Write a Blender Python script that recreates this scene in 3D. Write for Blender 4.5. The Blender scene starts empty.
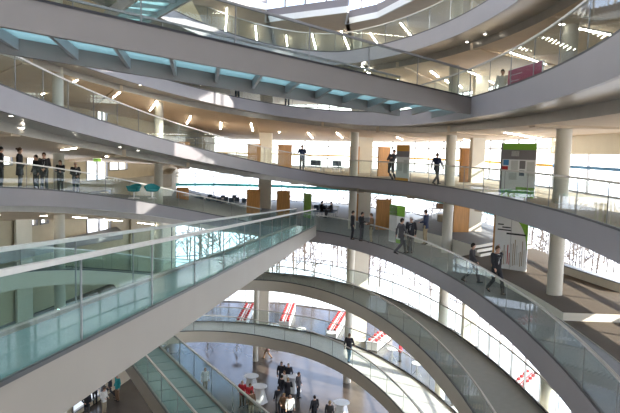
import bpy, bmesh, math, random
from mathutils import Vector, Matrix
C = bpy.context.scene.collection
S = bpy.context.scene
rnd = random.Random(7)
R = math.radians

# ------------------------------------------------------------------ levels
EYE = 16.05
G0, LF, LE, L1, L2, L3, L4, L5 = 0.0, 3.6, 7.2, 10.8, 14.4, 18.0, 21.6, 25.2
FOC, ROLL, YH = 620.0, R(1.5), 150.5
PITCH = math.atan((206.5 - YH) / FOC)

# ------------------------------------------------------------------ camera
cd = bpy.data.cameras.new('camera'); cam = bpy.data.objects.new('camera', cd); C.objects.link(cam)
cd.sensor_fit = 'HORIZONTAL'; cd.sensor_width = 36.0; cd.lens = 36.0 * FOC / 620.0
cd.clip_start = 0.05; cd.clip_end = 1000
fw = Vector((0, math.cos(PITCH), -math.sin(PITCH))); up0 = Vector((0, math.sin(PITCH), math.cos(PITCH))); rt0 = Vector((1, 0, 0))
rt = rt0 * math.cos(ROLL) + up0 * math.sin(ROLL); up = up0 * math.cos(ROLL) - rt0 * math.sin(ROLL)
cam.matrix_world = Matrix(((rt.x, up.x, -fw.x, 0), (rt.y, up.y, -fw.y, 0), (rt.z, up.z, -fw.z, EYE), (0, 0, 0, 1)))
S.camera = cam

def ray(u, v):
    return fw + rt * ((u - 310) / FOC) - up * ((v - 206.5) / FOC)
def at_z(u, v, z):                  # the point at height z that stands behind a pixel
    d = ray(u, v); t = (z - EYE) / d.z
    return Vector((d.x * t, d.y * t, z))
def at_y(u, v, y):                  # the point at distance y that stands behind a pixel
    d = ray(u, v); t = y / d.y
    return Vector((d.x * t, y, EYE + d.z * t))

# ------------------------------------------------------------------ materials
def mat(name, col, rough=0.6, metal=0.0, var=0.08, scale=6.0, spec=0.5, bump=0.0, stretch=None, emit=0):
    m = bpy.data.materials.new(name); m.use_nodes = True
    nt = m.node_tree; b = nt.nodes['Principled BSDF']
    b.inputs['Roughness'].default_value = rough; b.inputs['Metallic'].default_value = metal
    b.inputs['Specular IOR Level'].default_value = spec
    tc = nt.nodes.new('ShaderNodeTexCoord'); n = nt.nodes.new('ShaderNodeTexNoise'); n.inputs['Scale'].default_value = scale
    n.inputs['Detail'].default_value = 4
    if stretch:
        mp = nt.nodes.new('ShaderNodeMapping'); mp.inputs['Scale'].default_value = stretch
        nt.links.new(tc.outputs['Object'], mp.inputs['Vector']); nt.links.new(mp.outputs['Vector'], n.inputs['Vector'])
    else:
        nt.links.new(tc.outputs['Object'], n.inputs['Vector'])
    r = nt.nodes.new('ShaderNodeValToRGB')
    r.color_ramp.elements[0].position = 0.3; r.color_ramp.elements[1].position = 0.7
    r.color_ramp.elements[0].color = tuple(c * (1 - var) for c in col) + (1,)
    r.color_ramp.elements[1].color = tuple(min(1, c * (1 + var)) for c in col) + (1,)
    nt.links.new(n.outputs['Fac'], r.inputs['Fac']); nt.links.new(r.outputs['Color'], b.inputs['Base Color'])
    if bump:
        bp = nt.nodes.new('ShaderNodeBump'); bp.inputs['Strength'].default_value = bump; bp.inputs['Distance'].default_value = 0.02
        nt.links.new(n.outputs['Fac'], bp.inputs['Height']); nt.links.new(bp.outputs['Normal'], b.inputs['Normal'])
    if emit:
        b.inputs['Emission Color'].default_value = (1.0, 0.92, 0.80, 1); b.inputs['Emission Strength'].default_value = emit
    return m

def glass(name, tint, ior=1.45, rough=0.0, refl=(1, 1, 1), haze=0.0, k=0.30, hcol=(.6, .7, .68)):
    m = bpy.data.materials.new(name); m.use_nodes = True; nt = m.node_tree; nt.nodes.clear()
    o = nt.nodes.new('ShaderNodeOutputMaterial'); t = nt.nodes.new('ShaderNodeBsdfTransparent'); g = nt.nodes.new('ShaderNodeBsdfGlossy')
    x = nt.nodes.new('ShaderNodeMixShader'); f = nt.nodes.new('ShaderNodeMath'); lw = nt.nodes.new('ShaderNodeLayerWeight'); lw.inputs['Blend'].default_value = 0.5; pw = nt.nodes.new('ShaderNodeMath'); pw.operation = 'POWER'; pw.inputs[1].default_value = 4.0; f.operation = 'MULTIPLY_ADD'; nt.links.new(lw.outputs['Facing'], pw.inputs[0]); nt.links.new(pw.outputs[0], f.inputs[0]); f0 = ((ior - 1) / (ior + 1)) ** 2; f.inputs[1].default_value = k; f.inputs[2].default_value = f0
    t.inputs['Color'].default_value = tint + (1,); g.inputs['Color'].default_value = refl + (1,); g.inputs['Roughness'].default_value = rough
    base = t.outputs[0]
    if haze:
        d = nt.nodes.new('ShaderNodeBsdfDiffuse'); d.inputs['Color'].default_value = hcol + (1,)
        n = nt.nodes.new('ShaderNodeTexNoise'); n.inputs['Scale'].default_value = 0.7
        mm = nt.nodes.new('ShaderNodeMath'); mm.operation = 'MULTIPLY'; mm.inputs[1].default_value = haze * 2
        nt.links.new(n.outputs['Fac'], mm.inputs[0])
        x2 = nt.nodes.new('ShaderNodeMixShader'); nt.links.new(mm.outputs[0], x2.inputs['Fac'])
        nt.links.new(t.outputs[0], x2.inputs[1]); nt.links.new(d.outputs[0], x2.inputs[2]); base = x2.outputs[0]
    nt.links.new(f.outputs[0], x.inputs['Fac']); nt.links.new(base, x.inputs[1]); nt.links.new(g.outputs[0], x.inputs[2])
    nt.links.new(x.outputs[0], o.inputs['Surface'])
    return m

M = {}
M['fascia'] = mat('painted fascia', (0.235, 0.215, 0.23), 0.36, var=0.03, scale=1.2)
M['fasciaramplit'] = mat('brightened ramp fascia', (0.46, 0.41, 0.34), 0.5, var=0.03, scale=1.2)  # warm fascia copy, colour lifted to stand in for light on the low ramps
M['fasciagrey'] = mat('grey bridge fascia', (0.225, 0.20, 0.185), 0.45, var=0.03, scale=1.2)  # bridge fascia copy, darkened in colour against strong light from above
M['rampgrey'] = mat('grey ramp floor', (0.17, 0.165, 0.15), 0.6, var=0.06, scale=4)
M['fascialit'] = mat('brightened upper fascia', (0.31, 0.295, 0.315), 0.36, var=0.03, scale=1.2)  # fascia copy, lightened in colour for sun on the upper galleries
M['fasciawarm'] = mat('painted bridge fascia', (0.29, 0.255, 0.22), 0.5, var=0.03, scale=1.2)
M['soffitmetal'] = mat('metal soffit', (0.36, 0.33, 0.29), 0.28, metal=0.35, var=0.06, scale=2)
M['ceil'] = mat('ceiling plaster', (0.60, 0.485, 0.36), 0.8, var=0.04, scale=1.5)
M['carpet'] = mat('carpet', (0.115, 0.095, 0.075), 0.95, var=0.12, scale=30, spec=0.1)
M['carpetlight'] = mat('light carpet', (0.36, 0.31, 0.24), 0.95, var=0.1, scale=30, spec=0.1)  # pale beige, lightened to bounce light up to the ceilings
M['greyfloor'] = mat('grey floor', (0.17, 0.175, 0.18), 0.6, var=0.06, scale=4)
M['rampfloorlit'] = mat('ramp floor', (0.62, 0.61, 0.58), 0.55, var=0.05, scale=4)  # white in colour to stand in for sun on the lowest ramp
M['lobby'] = mat('polished lobby floor', (0.085, 0.068, 0.056), 0.15, spec=.3, var=0.15, scale=0.6)
M['beige'] = mat('beige wall', (0.50, 0.43, 0.31), 0.7, var=0.04, scale=2)
M['pale'] = mat('pale wall', (0.72, 0.68, 0.58), 0.7, var=0.03, scale=2)
M['column'] = mat('column paint', (0.56, 0.53, 0.45), 0.55, var=0.04, scale=1.5)
M['wood'] = mat('orange wood', (0.52, 0.25, 0.07), 0.5, var=0.18, scale=3, stretch=(6, 6, 0.5))
M['dark'] = mat('dark metal', (0.06, 0.06, 0.065), 0.4, metal=0.5, var=0.1)
M['rib'] = mat('rib steel', (0.30, 0.31, 0.32), 0.45, var=0.05, scale=2)
M['steel'] = mat('brushed steel', (0.62, 0.61, 0.60), 0.3, metal=0.9, var=0.05, scale=8)
M['alu'] = mat('pale aluminium', (0.58, 0.56, 0.53), 0.35, metal=0.6, var=0.05, scale=8)
M['mullion'] = mat('mullion paint', (0.25, 0.24, 0.24), 0.5, var=0.05)
M['white'] = mat('white paint', (0.82, 0.82, 0.80), 0.5, var=0.02)
M['black'] = mat('black plastic', (0.03, 0.03, 0.03), 0.5, var=0.1)
M['snow'] = mat('snow', (0.85, 0.87, 0.92), 0.8, var=0.05, scale=0.3)
M['bark'] = mat('bark', (0.10, 0.075, 0.06), 0.9, var=0.25, scale=5)
M['lamp'] = mat('lamp diffuser', (1, 1, 1), 0.5, var=0.0, emit=45)
M['spot'] = mat('spot lens', (1, 1, 1), 0.4, var=0.0, emit=14)
M['glass'] = glass('balustrade glass', (0.93, 0.965, 0.955), 1.28, haze=0.02)
M['bridgeglass'] = glass('bridge glass', (0.84, 0.925, 0.92), 1.2, haze=0.006, k=.13, hcol=(.45, .62, .64))
M['pane'] = glass('window glass', (0.97, 0.98, 0.98), 1.2)
M['tealglass'] = glass('teal deck glass', (0.42, 0.72, 0.74), 1.4, rough=0.15, haze=0.2, hcol=(.35, .68, .72))
def frosted(name, col):
    m = bpy.data.materials.new(name); m.use_nodes = True; nt = m.node_tree; nt.nodes.clear()
    o = nt.nodes.new('ShaderNodeOutputMaterial'); t = nt.nodes.new('ShaderNodeBsdfTranslucent'); p_ = nt.nodes.new('ShaderNodeBsdfTransparent'); x = nt.nodes.new('ShaderNodeMixShader')
    n = nt.nodes.new('ShaderNodeTexNoise'); n.inputs['Scale'].default_value = 2.0; r = nt.nodes.new('ShaderNodeValToRGB')
    r.color_ramp.elements[0].color = tuple(c * .93 for c in col) + (1,); r.color_ramp.elements[1].color = col + (1,)
    nt.links.new(n.outputs['Fac'], r.inputs['Fac']); nt.links.new(r.outputs['Color'], t.inputs['Color'])
    p_.inputs['Color'].default_value = col + (1,); x.inputs['Fac'].default_value = .25
    nt.links.new(t.outputs[0], x.inputs[1]); nt.links.new(p_.outputs[0], x.inputs[2]); nt.links.new(x.outputs[0], o.inputs['Surface']); return m
M['tealglass'] = frosted('frosted teal deck glass', (.46, .60, .62))
M['teal'] = mat('teal fabric', (0.01, 0.16, 0.16), 0.8, var=0.1, scale=20)
M['tealstripe'] = mat('teal film', (0.07, 0.55, 0.62), 0.5, var=0.03)
M['yellow'] = mat('yellow film', (0.85, 0.55, 0.08), 0.5, var=0.03)
M['blue'] = mat('blue film', (0.06, 0.22, 0.45), 0.5, var=0.03)
M['green'] = mat('green print', (0.22, 0.46, 0.05), 0.5, var=0.05)
M['pink'] = mat('magenta print', (0.27, 0.006, 0.06), 0.5, var=0.05)
M['grey'] = mat('grey print', (0.22, 0.20, 0.21), 0.5, var=0.05)
M['ltgrey'] = mat('light grey print', (0.60, 0.60, 0.57), 0.5, var=0.05)
M['orange'] = mat('orange print', (0.80, 0.36, 0.03), 0.5, var=0.04)
M['red'] = mat('red cloth', (0.48, 0.03, 0.03), 0.7, var=0.1)
M['bluegrey'] = mat('blue grey upholstery', (0.10, 0.14, 0.19), 0.8, var=0.1)
M['cloth'] = mat('white cloth', (0.80, 0.80, 0.79), 0.8, var=0.03)
for n, c in dict(skin=(0.60, 0.36, 0.26), hair_dark=(0.025, 0.018, 0.014), hair_brown=(0.10, 0.055, 0.03), hair_grey=(0.42, 0.40, 0.38), hair_fair=(0.36, 0.24, 0.12),
                 suit=(0.028, 0.028, 0.034), suit_grey=(0.075, 0.072, 0.078), navy=(0.025, 0.035, 0.075), shirt=(0.78, 0.78, 0.80), jeans=(0.20, 0.33, 0.42), beigec=(0.42, 0.34, 0.24),
                 redc=(0.50, 0.035, 0.045), tealc=(0.02, 0.24, 0.24), whitec=(0.80, 0.78, 0.75), brownc=(0.18, 0.105, 0.06), shoe=(0.02, 0.018, 0.016), khaki=(0.30, 0.24, 0.15), pinkc=(.62, .28, .26), bluec=(.08, .16, .34)).items():
    M[n] = mat(n.replace('_', ' '), c, 0.75 if n != 'skin' else 0.5, var=0.07, scale=10, spec=0.25)

# ------------------------------------------------------------------ mesh helpers
class MB:
    def __init__(s): s.v = []; s.f = []; s.m = []
    def add(s, vs, fs, mi=0):
        o = len(s.v); s.v += [tuple(x) for x in vs]; s.f += [tuple(i + o for i in f) for f in fs]; s.m += [mi] * len(fs); return s
    def box(s, c, d, rz=0, mi=0, M4=None):
        x, y, z = (q / 2 for q in d); vs = []
        for sx, sy, sz in ((-1, -1, -1), (1, -1, -1), (1, 1, -1), (-1, 1, -1), (-1, -1, 1), (1, -1, 1), (1, 1, 1), (-1, 1, 1)):
            p = Vector((sx * x, sy * y, sz * z)); p.rotate(Matrix.Rotation(rz, 3, 'Z')); p += Vector(c)
            vs.append(M4 @ p if M4 else p)
        return s.add(vs, [(0, 3, 2, 1), (4, 5, 6, 7), (0, 1, 5, 4), (1, 2, 6, 5), (2, 3, 7, 6), (3, 0, 4, 7)], mi)
    def beam(s, a, b, w, h, mi=0, upv=Vector((0, 0, 1))):      # box from a to b, w wide, h tall, top edge centred on the line
        a = Vector(a); b = Vector(b); d = (b - a).normalized(); sd = d.cross(upv).normalized() * (w / 2); u = sd.cross(d).normalized() * (h / 2)
        vs = [a - sd - u, a + sd - u, a + sd + u, a - sd + u, b - sd - u, b + sd - u, b + sd + u, b - sd + u]
        return s.add(vs, [(0, 1, 2, 3), (7, 6, 5, 4), (0, 4, 5, 1), (1, 5, 6, 2), (2, 6, 7, 3), (3, 7, 4, 0)], mi)
    def tube(s, pts, r, n=8, mi=0, cap=True):
        pts = [Vector(p) for p in pts]; rs = r if isinstance(r, (list, tuple)) else [r] * len(pts); rings = []
        for i, p in enumerate(pts):
            t = (pts[min(i + 1, len(pts) - 1)] - pts[max(i - 1, 0)]).normalized()
            a = t.cross(Vector((0, 0, 1)) if abs(t.z) < .95 else Vector((1, 0, 0))).normalized(); b = t.cross(a)
            rr = rs[i] if isinstance(rs[i], (tuple, list)) else (rs[i], rs[i])
            rings.append([p + a * (rr[0] * math.cos(2 * math.pi * k / n)) + b * (rr[1] * math.sin(2 * math.pi * k / n)) for k in range(n)])
        return s.loft(rings, mi, cap)
    def loft(s, rings, mi=0, cap=True):
        n = len(rings[0]); vs = [p for r_ in rings for p in r_]; fs = []
        for i in range(len(rings) - 1):
            for k in range(n):
                fs.append((i * n + k, i * n + (k + 1) % n, (i + 1) * n + (k + 1) % n, (i + 1) * n + k))
        if cap: fs += [tuple(range(n))[::-1], tuple((len(rings) - 1) * n + k for k in range(n))]
        return s.add(vs, fs, mi)
    def lathe(s, prof, c=(0, 0, 0), n=20, mi=0):
        rings = [[Vector((c[0] + r * math.cos(2 * math.pi * k / n), c[1] + r * math.sin(2 * math.pi * k / n), c[2] + z)) for k in range(n)] for r, z in prof]
        return s.loft(rings, mi)
    def ell(s, c, r, nu=14, nv=10, mi=0, rot=None):
        rings = []
        for j in range(nv + 1):
            a = math.pi * (j + .02 if j == 0 else (j - .02 if j == nv else j)) / nv
            ring = []
            for k in range(nu):
                p = Vector((r[0] * math.sin(a) * math.cos(2 * math.pi * k / nu), r[1] * math.sin(a) * math.sin(2 * math.pi * k / nu), -r[2] * math.cos(a)))
                if rot: p.rotate(rot)
                ring.append(Vector(c) + p)
            rings.append(ring)
        return s.loft(rings, mi)
    def sweep(s, P, N, sec, mi=0):           # section of (outward offset, height) swept along points P with horizontal normals N
        n = len(sec); vs = []; fs = []
        for p, q in zip(P, N):
            for o, z in sec: vs.append((p[0] + q[0] * o, p[1] + q[1] * o, p[2] + z))
        for i in range(len(P) - 1):
            for k in range(n): fs.append((i * n + k, i * n + (k + 1) % n, (i + 1) * n + (k + 1) % n, (i + 1) * n + k))
        fs += [tuple(range(n))[::-1], tuple((len(P) - 1) * n + k for k in range(n))]
        return s.add(vs, fs, mi)
    def build(s, name, mats, parent=None, smooth=False, loc=None):
        me = bpy.data.meshes.new(name); me.from_pydata(s.v, [], s.f)
        for m in (mats if isinstance(mats, list) else [mats]): me.materials.append(m)
        me.polygons.foreach_set('material_index', s.m)
        bm = bmesh.new(); bm.from_mesh(me); bmesh.ops.recalc_face_normals(bm, faces=bm.faces); bm.to_mesh(me); bm.free()
        if smooth:
            me.polygons.foreach_set('use_smooth', [True] * len(me.polygons))
            try: me.set_sharp_from_angle(angle=R(40))
            except Exception: pass
        o = bpy.data.objects.new(name, me); C.objects.link(o)
        if parent: o.parent = parent
        if loc: o.location = loc
        return o

def tag(o, label, cat, group=None):
    o['label'] = label; o['category'] = cat
    if group: o['group'] = group
    return o
def thing(name, label, cat, loc=(0, 0, 0), rz=0, group=None):
    o = bpy.data.objects.new(name, None); C.objects.link(o); o.location = loc; o.rotation_euler = (0, 0, rz)
    return tag(o, label, cat, group)
def struct(mb, name, m, smooth=False, parent=None):
    o = mb.build(name, m, parent, smooth)
    if not parent: o['kind'] = 'structure'
    return o
def dup(root, loc, rz, label=None, group=None):
    r = root.copy(); C.objects.link(r); r.location = loc; r.rotation_euler = (0, 0, rz)
    if label: r['label'] = label
    if group: r['group'] = group
    for ch in list(root.children):
        c = ch.copy(); C.objects.link(c); c.parent = r
        for g in list(ch.children):
            d = g.copy(); C.objects.link(d); d.parent = c
    return r
def wbuild(mb, name, m, parent, smooth=False):      # mesh given in world coordinates, hung under an unrotated parent
    l = parent.location; mb.v = [(x - l[0], y - l[1], z - l[2]) for x, y, z in mb.v]
    return mb.build(name, m, parent, smooth)

# ------------------------------------------------------------------ plan of the building
CX, CY = -2.5, 20.0
OUT = [(-6.5, -12), (6, -11), (12, -5), (12.5, 8), (12.5, 20), (12.5, 32), (11.8, 44), (9, 54), (4, 61), (-3, 64), (-10, 64), (-13.5, 62), (-11.2, 50), (-11.8, 43), (-13.4, 36), (-15, 28), (-15.5, 20), (-14, 8), (-12, -5)]
OUT_LOW = OUT; OUT_HIGH = OUT[:11] + [(-13.6, 64), (-14.2, 54), (-16, 45), (-18, 36), (-19.5, 28), (-19.5, 18), (-16, 6), (-12, -5)]
def ray_out(px, py, high=False):
    OUT = OUT_HIGH if high else OUT_LOW                                # outer wall point on the ray from the centre through (px,py)
    dx, dy = px - CX, py - CY; best = None
    for i in range(len(OUT)):
        (ax, ay), (bx, by) = OUT[i], OUT[(i + 1) % len(OUT)]
        ex, ey = bx - ax, by - ay; den = dx * ey - dy * ex
        if abs(den) < 1e-9: continue
        t = ((ax - CX) * ey - (ay - CY) * ex) / den; s = ((ax - CX) * dy - (ay - CY) * dx) / den
        if t > 0 and -1e-6 <= s <= 1 + 1e-6 and (best is None or t < best): best = t
    return (CX + dx * best, CY + dy * best)

class Ring:
    def __init__(s, z0, cx, cy, a, b, t0, t1):
        s.z0, s.cx, s.cy, s.a, s.b, s.t0, s.t1 = z0, cx, cy, a, b, t0, t1
    def z(s, th):
        q = min(1, max(0, (th - s.t0) / (s.t1 - s.t0))); q = .5 * q * q * (3 - 2 * q) + .5 * q
        return s.z0 + 3.6 * q
    def zo(s, th):                                 # height of the slab at the outer wall
        if th < 100: return s.z0
        q = min(1, (th - 100) / 16); return s.z0 + (s.z(th) - s.z0) * q
    def p(s, th): return Vector((s.cx + s.a * math.cos(R(th)), s.cy + s.b * math.sin(R(th)), s.z(th)))
    def n(s, th): return Vector((math.cos(R(th)) / s.a, math.sin(R(th)) / s.b, 0)).normalized()
    def off(s, th, o): return s.p(th) + s.n(th) * o
    def th_at_u(s, u, lo=-60, hi=120):             # angle whose edge point stands in pixel column u
        best = None
        for i in range(int((hi - lo) * 4)):
            th = lo + i / 4; q = project(s.p(th))
            if q and (best is None or abs(q[0] - u) < best[0]): best = (abs(q[0] - u), th)
        return best[1]
def project(p):
    d = Vector(p) - Vector((0, 0, EYE)); k = d.dot(fw)
    if k < .5: return None
    return (310 + FOC * d.dot(rt) / k, 206.5 - FOC * d.dot(up) / k)

RA = Ring(L3, -3.56, 18.96, 9.29, 21.37, 32.97, 205.8)
RB = Ring(L2, -0.72, 20.6, 8.08, 20.48, 74.1, 211.6)
RD = Ring(L1, -2.89, 19.14, 9.41, 22.23, 85.8, 173.9)
RE = Ring(LE, -3.45, 19.89, 9.24, 21.26, 106.0, 171.6)
RF = Ring(LF, -3.65, 21.16, 9.13, 18.81, 79.3, 208.8)
RT = Ring(L4, -2.58, 19.97, 9.05, 17.82, 63.1, 186.7)
TH0, TH1 = -62, 236
CD = 0.95
FH = 0.65                                             # fascia height
def ths(a, b, st=2.0):
    n = max(2, int(round((b - a) / st)) + 1); return [a + (b - a) * i / (n - 1) for i in range(n)]

trim_n = [0]
def trim(mb, m, smooth=True):
    trim_n[0] += 1; return struct(mb, 'trim_%d' % trim_n[0], m, smooth)

def grid_solid(rows_top, rows_bot, mi=(0, 1)):
    mb = MB(); nr = len(rows_top); nc = len(rows_top[0])
    mb.add([p for r_ in rows_top for p in r_], [(i * nc + k, i * nc + k + 1, (i + 1) * nc + k + 1, (i + 1) * nc + k) for i in range(nr - 1) for k in range(nc - 1)], mi[0])
    mb.add([p for r_ in rows_bot for p in r_], [(i * nc + k, (i + 1) * nc + k, (i + 1) * nc + k + 1, i * nc + k + 1) for i in range(nr - 1) for k in range(nc - 1)], mi[1])
    return mb

def ring_structure(r, fasmat, floormat, ceilmat, t0=TH0, t1=TH1, wide=True, w=2.6, zl=None):
    T = ths(t0, t1, 2.0)
    P = [r.p(t) for t in T]; N = [r.n(t) for t in T]
    fm = MB().sweep(P, N, [(-.05, .05), (.06, .05), (.06, -FH), (-.05, -FH)])
    trim(fm, fasmat)
    K = 6
    top = []; bot = []
    for t in T:
        a = r.off(t, .06); row = []; rowb = []
        if wide:
            b = ray_out(a.x, a.y, r.z0 >= L2); zo = r.zo(t)
            b1 = r.off(t, 1.3)
            pts = [a, b1] + [Vector((b1.x + (b[0] - b1.x) * k / K, b1.y + (b[1] - b1.y) * k / K, b1.z + (zo - b1.z) * k / K)) for k in range(1, K + 1)]
        else:
            pts = [a, r.off(t, .5 * w), r.off(t, w)]
        top.append(pts)
        bot.append([p - Vector((0, 0, .5 if i else FH - .02)) for i, p in enumerate(pts)])
    mb = MB(); nr = len(top); nc = len(top[0])
    mb.add([p for q in top for p in q], [(i * nc + k, i * nc + k + 1, (i + 1) * nc + k + 1, (i + 1) * nc + k) for i in range(nr - 1) for k in range(nc - 1)])
    fl = struct(mb, 'floor', floormat, False)
    # soffit: a lower metal strip along the edge, then the plaster ceiling
    mb = MB()
    for q in (0,):
        s1 = [[Vector((p[0].x, p[0].y, p[0].z - FH + .02)), Vector((p[1].x, p[1].y, p[1].z - FH + .02)), Vector((p[1].x, p[1].y, p[1].z - (CD if wide else .48)))] for p in top]
        mb.add([p for s_ in s1 for p in s_], [(i * 3 + k, (i + 1) * 3 + k, (i + 1) * 3 + k + 1, i * 3 + k + 1) for i in range(nr - 1) for k in range(2)])
    trim(mb, M['soffitmetal'], False)
    mb = MB()
    s1 = [[Vector((p.x, p.y, p.z - (CD if wide else .5) - (.7 * k / max(1, len(row) - 2) * min(1, max(0, (T[i] - 100) / 16)) if wide else 0))) for k, p in enumerate(row[1:])] for i, row in enumerate(top)]; nc2 = len(s1[0])
    mb.add([p for s_ in s1 for p in s_], [(i * nc2 + k, (i + 1) * nc2 + k, (i + 1) * nc2 + k + 1, i * nc2 + k + 1) for i in range(nr - 1) for k in range(nc2 - 1)])
    struct(mb, 'ceiling', ceilmat, False)
    if not wide:
        P2 = [r.off(t, w) for t in T]
        trim(MB().sweep(P2, N, [(-.06, .05), (.05, .05), (.05, -FH), (-.06, -FH)]), fasmat)

ring_structure(RA, M['fascialit'], M['carpetlight'], M['ceil'])
ring_structure(RB, M['fascia'], M['carpetlight'], M['ceil'])
ring_structure(RD, M['fascia'], M['greyfloor'], M['ceil'])
ring_structure(RE, M['fasciaramplit'], M['rampgrey'], M['ceil'], wide=False)
ring_structure(RF, M['fasciaramplit'], M['rampfloorlit'], M['ceil'], wide=False)
ring_structure(RT, M['fascialit'], M['greyfloor'], M['ceil'])

# plates behind the two lowest ramps on the left side
def plate(r, z, t0, t1, floormat):
    T = ths(t0, t1, 3); top = []
    for t in T:
        a = r.off(t, 2.75); b = ray_out(a.x, a.y)
        top.append([Vector((a.x, a.y, z)), Vector((b[0], b[1], z))])
    n = len(top)
    mb = MB().add([p for q in top for p in q], [(2 * i, 2 * i + 1, 2 * i + 3, 2 * i + 2) for i in range(n - 1)]); struct(mb, 'floor', floormat)
    mb = MB().add([p - Vector((0, 0, .5)) for q in top for p in q], [(2 * i, 2 * i + 2, 2 * i + 3, 2 * i + 1) for i in range(n - 1)]); struct(mb, 'ceiling', M['ceil'])
    trim(MB().sweep([q[0] for q in top], [r.n(t) for t in T], [(-.04, .03), (.05, .03), (.05, -.5), (-.04, -.5)]), M['fascia'])
plate(RE, L1, 128, 236, M['greyfloor'])
plate(RF, LE, 128, 236, M['carpet'])

# ground: polished lobby floor inside, snow outside
mb = MB(); n = len(OUT); mb.add([(x, y, 0) for x, y in OUT], [tuple(range(n))]); struct(mb, 'floor', M['lobby'])
mb = MB(); c0 = (CX, CY)
ins = [(x, y, -.05) for x, y in OUT]; outs = [(CX + (x - CX) * 14, CY + (y - CY) * 14, -.6) for x, y in OUT]
mb.add(ins + outs, [(i, (i + 1) % n, n + (i + 1) % n, n + i) for i in range(n)]); struct(mb, 'ground', M['snow'])

# ------------------------------------------------------------------ raised floor round the right-hand columns, with steps
def col_at(t): return Vector((CX + 11.5 * math.cos(R(t)), CY + 25 * math.sin(R(t)), 0))
def plateau(t0, t1, o, z, m):
    T = ths(t0, t1, 1.5); top = []
    for t in T:
        a = RD.off(t, o); b = ray_out(a.x, a.y); b = Vector(b) + (Vector((a.x, a.y)) - Vector(b)).normalized() * .3; top.append([Vector((a.x, a.y, z)), Vector((b.x, b.y, z))])
    n = len(top); mb = MB(); dz = Vector((0, 0, z - L1))
    mb.add([p for q in top for p in q], [(2 * i, 2 * i + 1, 2 * i + 3, 2 * i + 2) for i in range(n - 1)])
    mb.add([q[0] for q in top] + [q[0] - dz for q in top], [(i, i + 1, n + i + 1, n + i) for i in range(n - 1)], 1)
    for e in (top[0], top[-1]): mb.add([e[0], e[1], e[1] - dz, e[0] - dz], [(0, 1, 2, 3)], 1)
    struct(mb, 'floor', [m, M['pale']])
ZP1, ZP2 = L1 + .28, L1 + .73
plateau(-62, 1.0, 1.7, L1 + .02, M['carpet'])
plateau(1.0, 27.4, 1.7, ZP1, M['carpet'])
plateau(27.4, 29.0, 3.0, L1 + .43, M['carpet'])
plateau(28.3, 30, 3.0, L1 + .58, M['carpet'])
plateau(29.2, 52, 3.0, ZP2, M['greyfloor'])

# ------------------------------------------------------------------ columns, piers
for t, zb in ((5, ZP1), (31, L1), (62, L1), (128.7, L1), (153, LE), (-22, L1 + .42), (178, LE), (-50, L1)):
    c = col_at(t)
    struct(MB().lathe([(.27, 0), (.27, L5 - 0)], (c.x, c.y, 0), 24), 'column', M['column'], True)
for x, y, w in ((-4.0, 54.5, 1.1), (4.3, 50, 1.15), (9.85, 37.0, .75)):
    b = MB().box((x, y, L5 / 2), (w, .7, L5)); struct(b, 'column', M['pale'])
struct(MB().lathe([(.2, 0), (.2, LE - 1)], (-3.85, 45.9, 0), 16), 'column', M['column'], True)
# radial ceiling beams over the columns
for r in (RA, RB, RT):
    for t in (-22, 3, 24, 48, 68, 92, 132, 153, 178):
        a = r.off(t, .9); b = ray_out(a.x, a.y, r.z0 >= L2); zo = r.zo(t) - (.7 * min(1, max(0, (t - 100) / 16)))
        e = Vector((a.x + (b[0] - a.x) * .92, a.y + (b[1] - a.y) * .92, a.z + (zo - a.z) * .92))
        a = r.off(t, 1.35); a = a - Vector((0, 0, CD - .1)); e = e - Vector((0, 0, CD - .1))
        struct(MB().beam(a, e, .5, .34), 'beam', M['ceil'])

# ------------------------------------------------------------------ facade glazing
def wall_line(i0, i1): return [Vector((OUT[i][0], OUT[i][1], 0)) for i in range(i0, i1 + 1)]
win_n = [0]
def glazing(pts, z0, z1, step=1.9, rows=None, stripe=None, fmat=None):
    win_n[0] += 1; fr = MB(); pn = MB()
    rows = rows or [z0, z1]
    nx = []
    for i in range(len(pts) - 1):
        a, b = pts[i], pts[i + 1]; L = (b - a).length; k = max(1, round(L / step))
        d = (b - a).normalized()
        for j in range(k + (1 if i == len(pts) - 2 else 0)):
            p = a + (b - a) * (j / k); fr.beam((p.x, p.y, z0), (p.x, p.y, z1), .07, .12, upv=Vector((d.y, -d.x, 0)))
        for z in rows: fr.beam((a.x, a.y, z), (b.x, b.y, z), .1, .08)
        pn.add([(a.x, a.y, z0), (b.x, b.y, z0), (b.x, b.y, z1), (a.x, a.y, z1)], [(0, 1, 2, 3)])
    w = struct(fr, 'window_%d' % win_n[0], fmat or M['mullion'])
    pn.build('window_pane', M['pane'], w)
    if stripe:
        zs, m, i0, i1 = stripe; sm = MB()
        q = [p + (Vector((CX, CY, 0)) - p).normalized() * .12 for p in pts]
        for i in range(len(q) - 1): sm.beam((q[i].x, q[i].y, zs), (q[i + 1].x, q[i + 1].y, zs), .02, .28 if zs < L2 else .14)
        sm.build('window_stripe', m, w)
    return w
SEG = [(2, 5), (5, 8), (8, 11)]
def wall_band(pts, z0, z1, name, m, t=.2):
    mb = MB()
    for a, b in zip(pts, pts[1:]): mb.beam((a.x, a.y, (z0 + z1) / 2), (b.x, b.y, (z0 + z1) / 2), t, z1 - z0)
    struct(mb, name, m)
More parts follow.
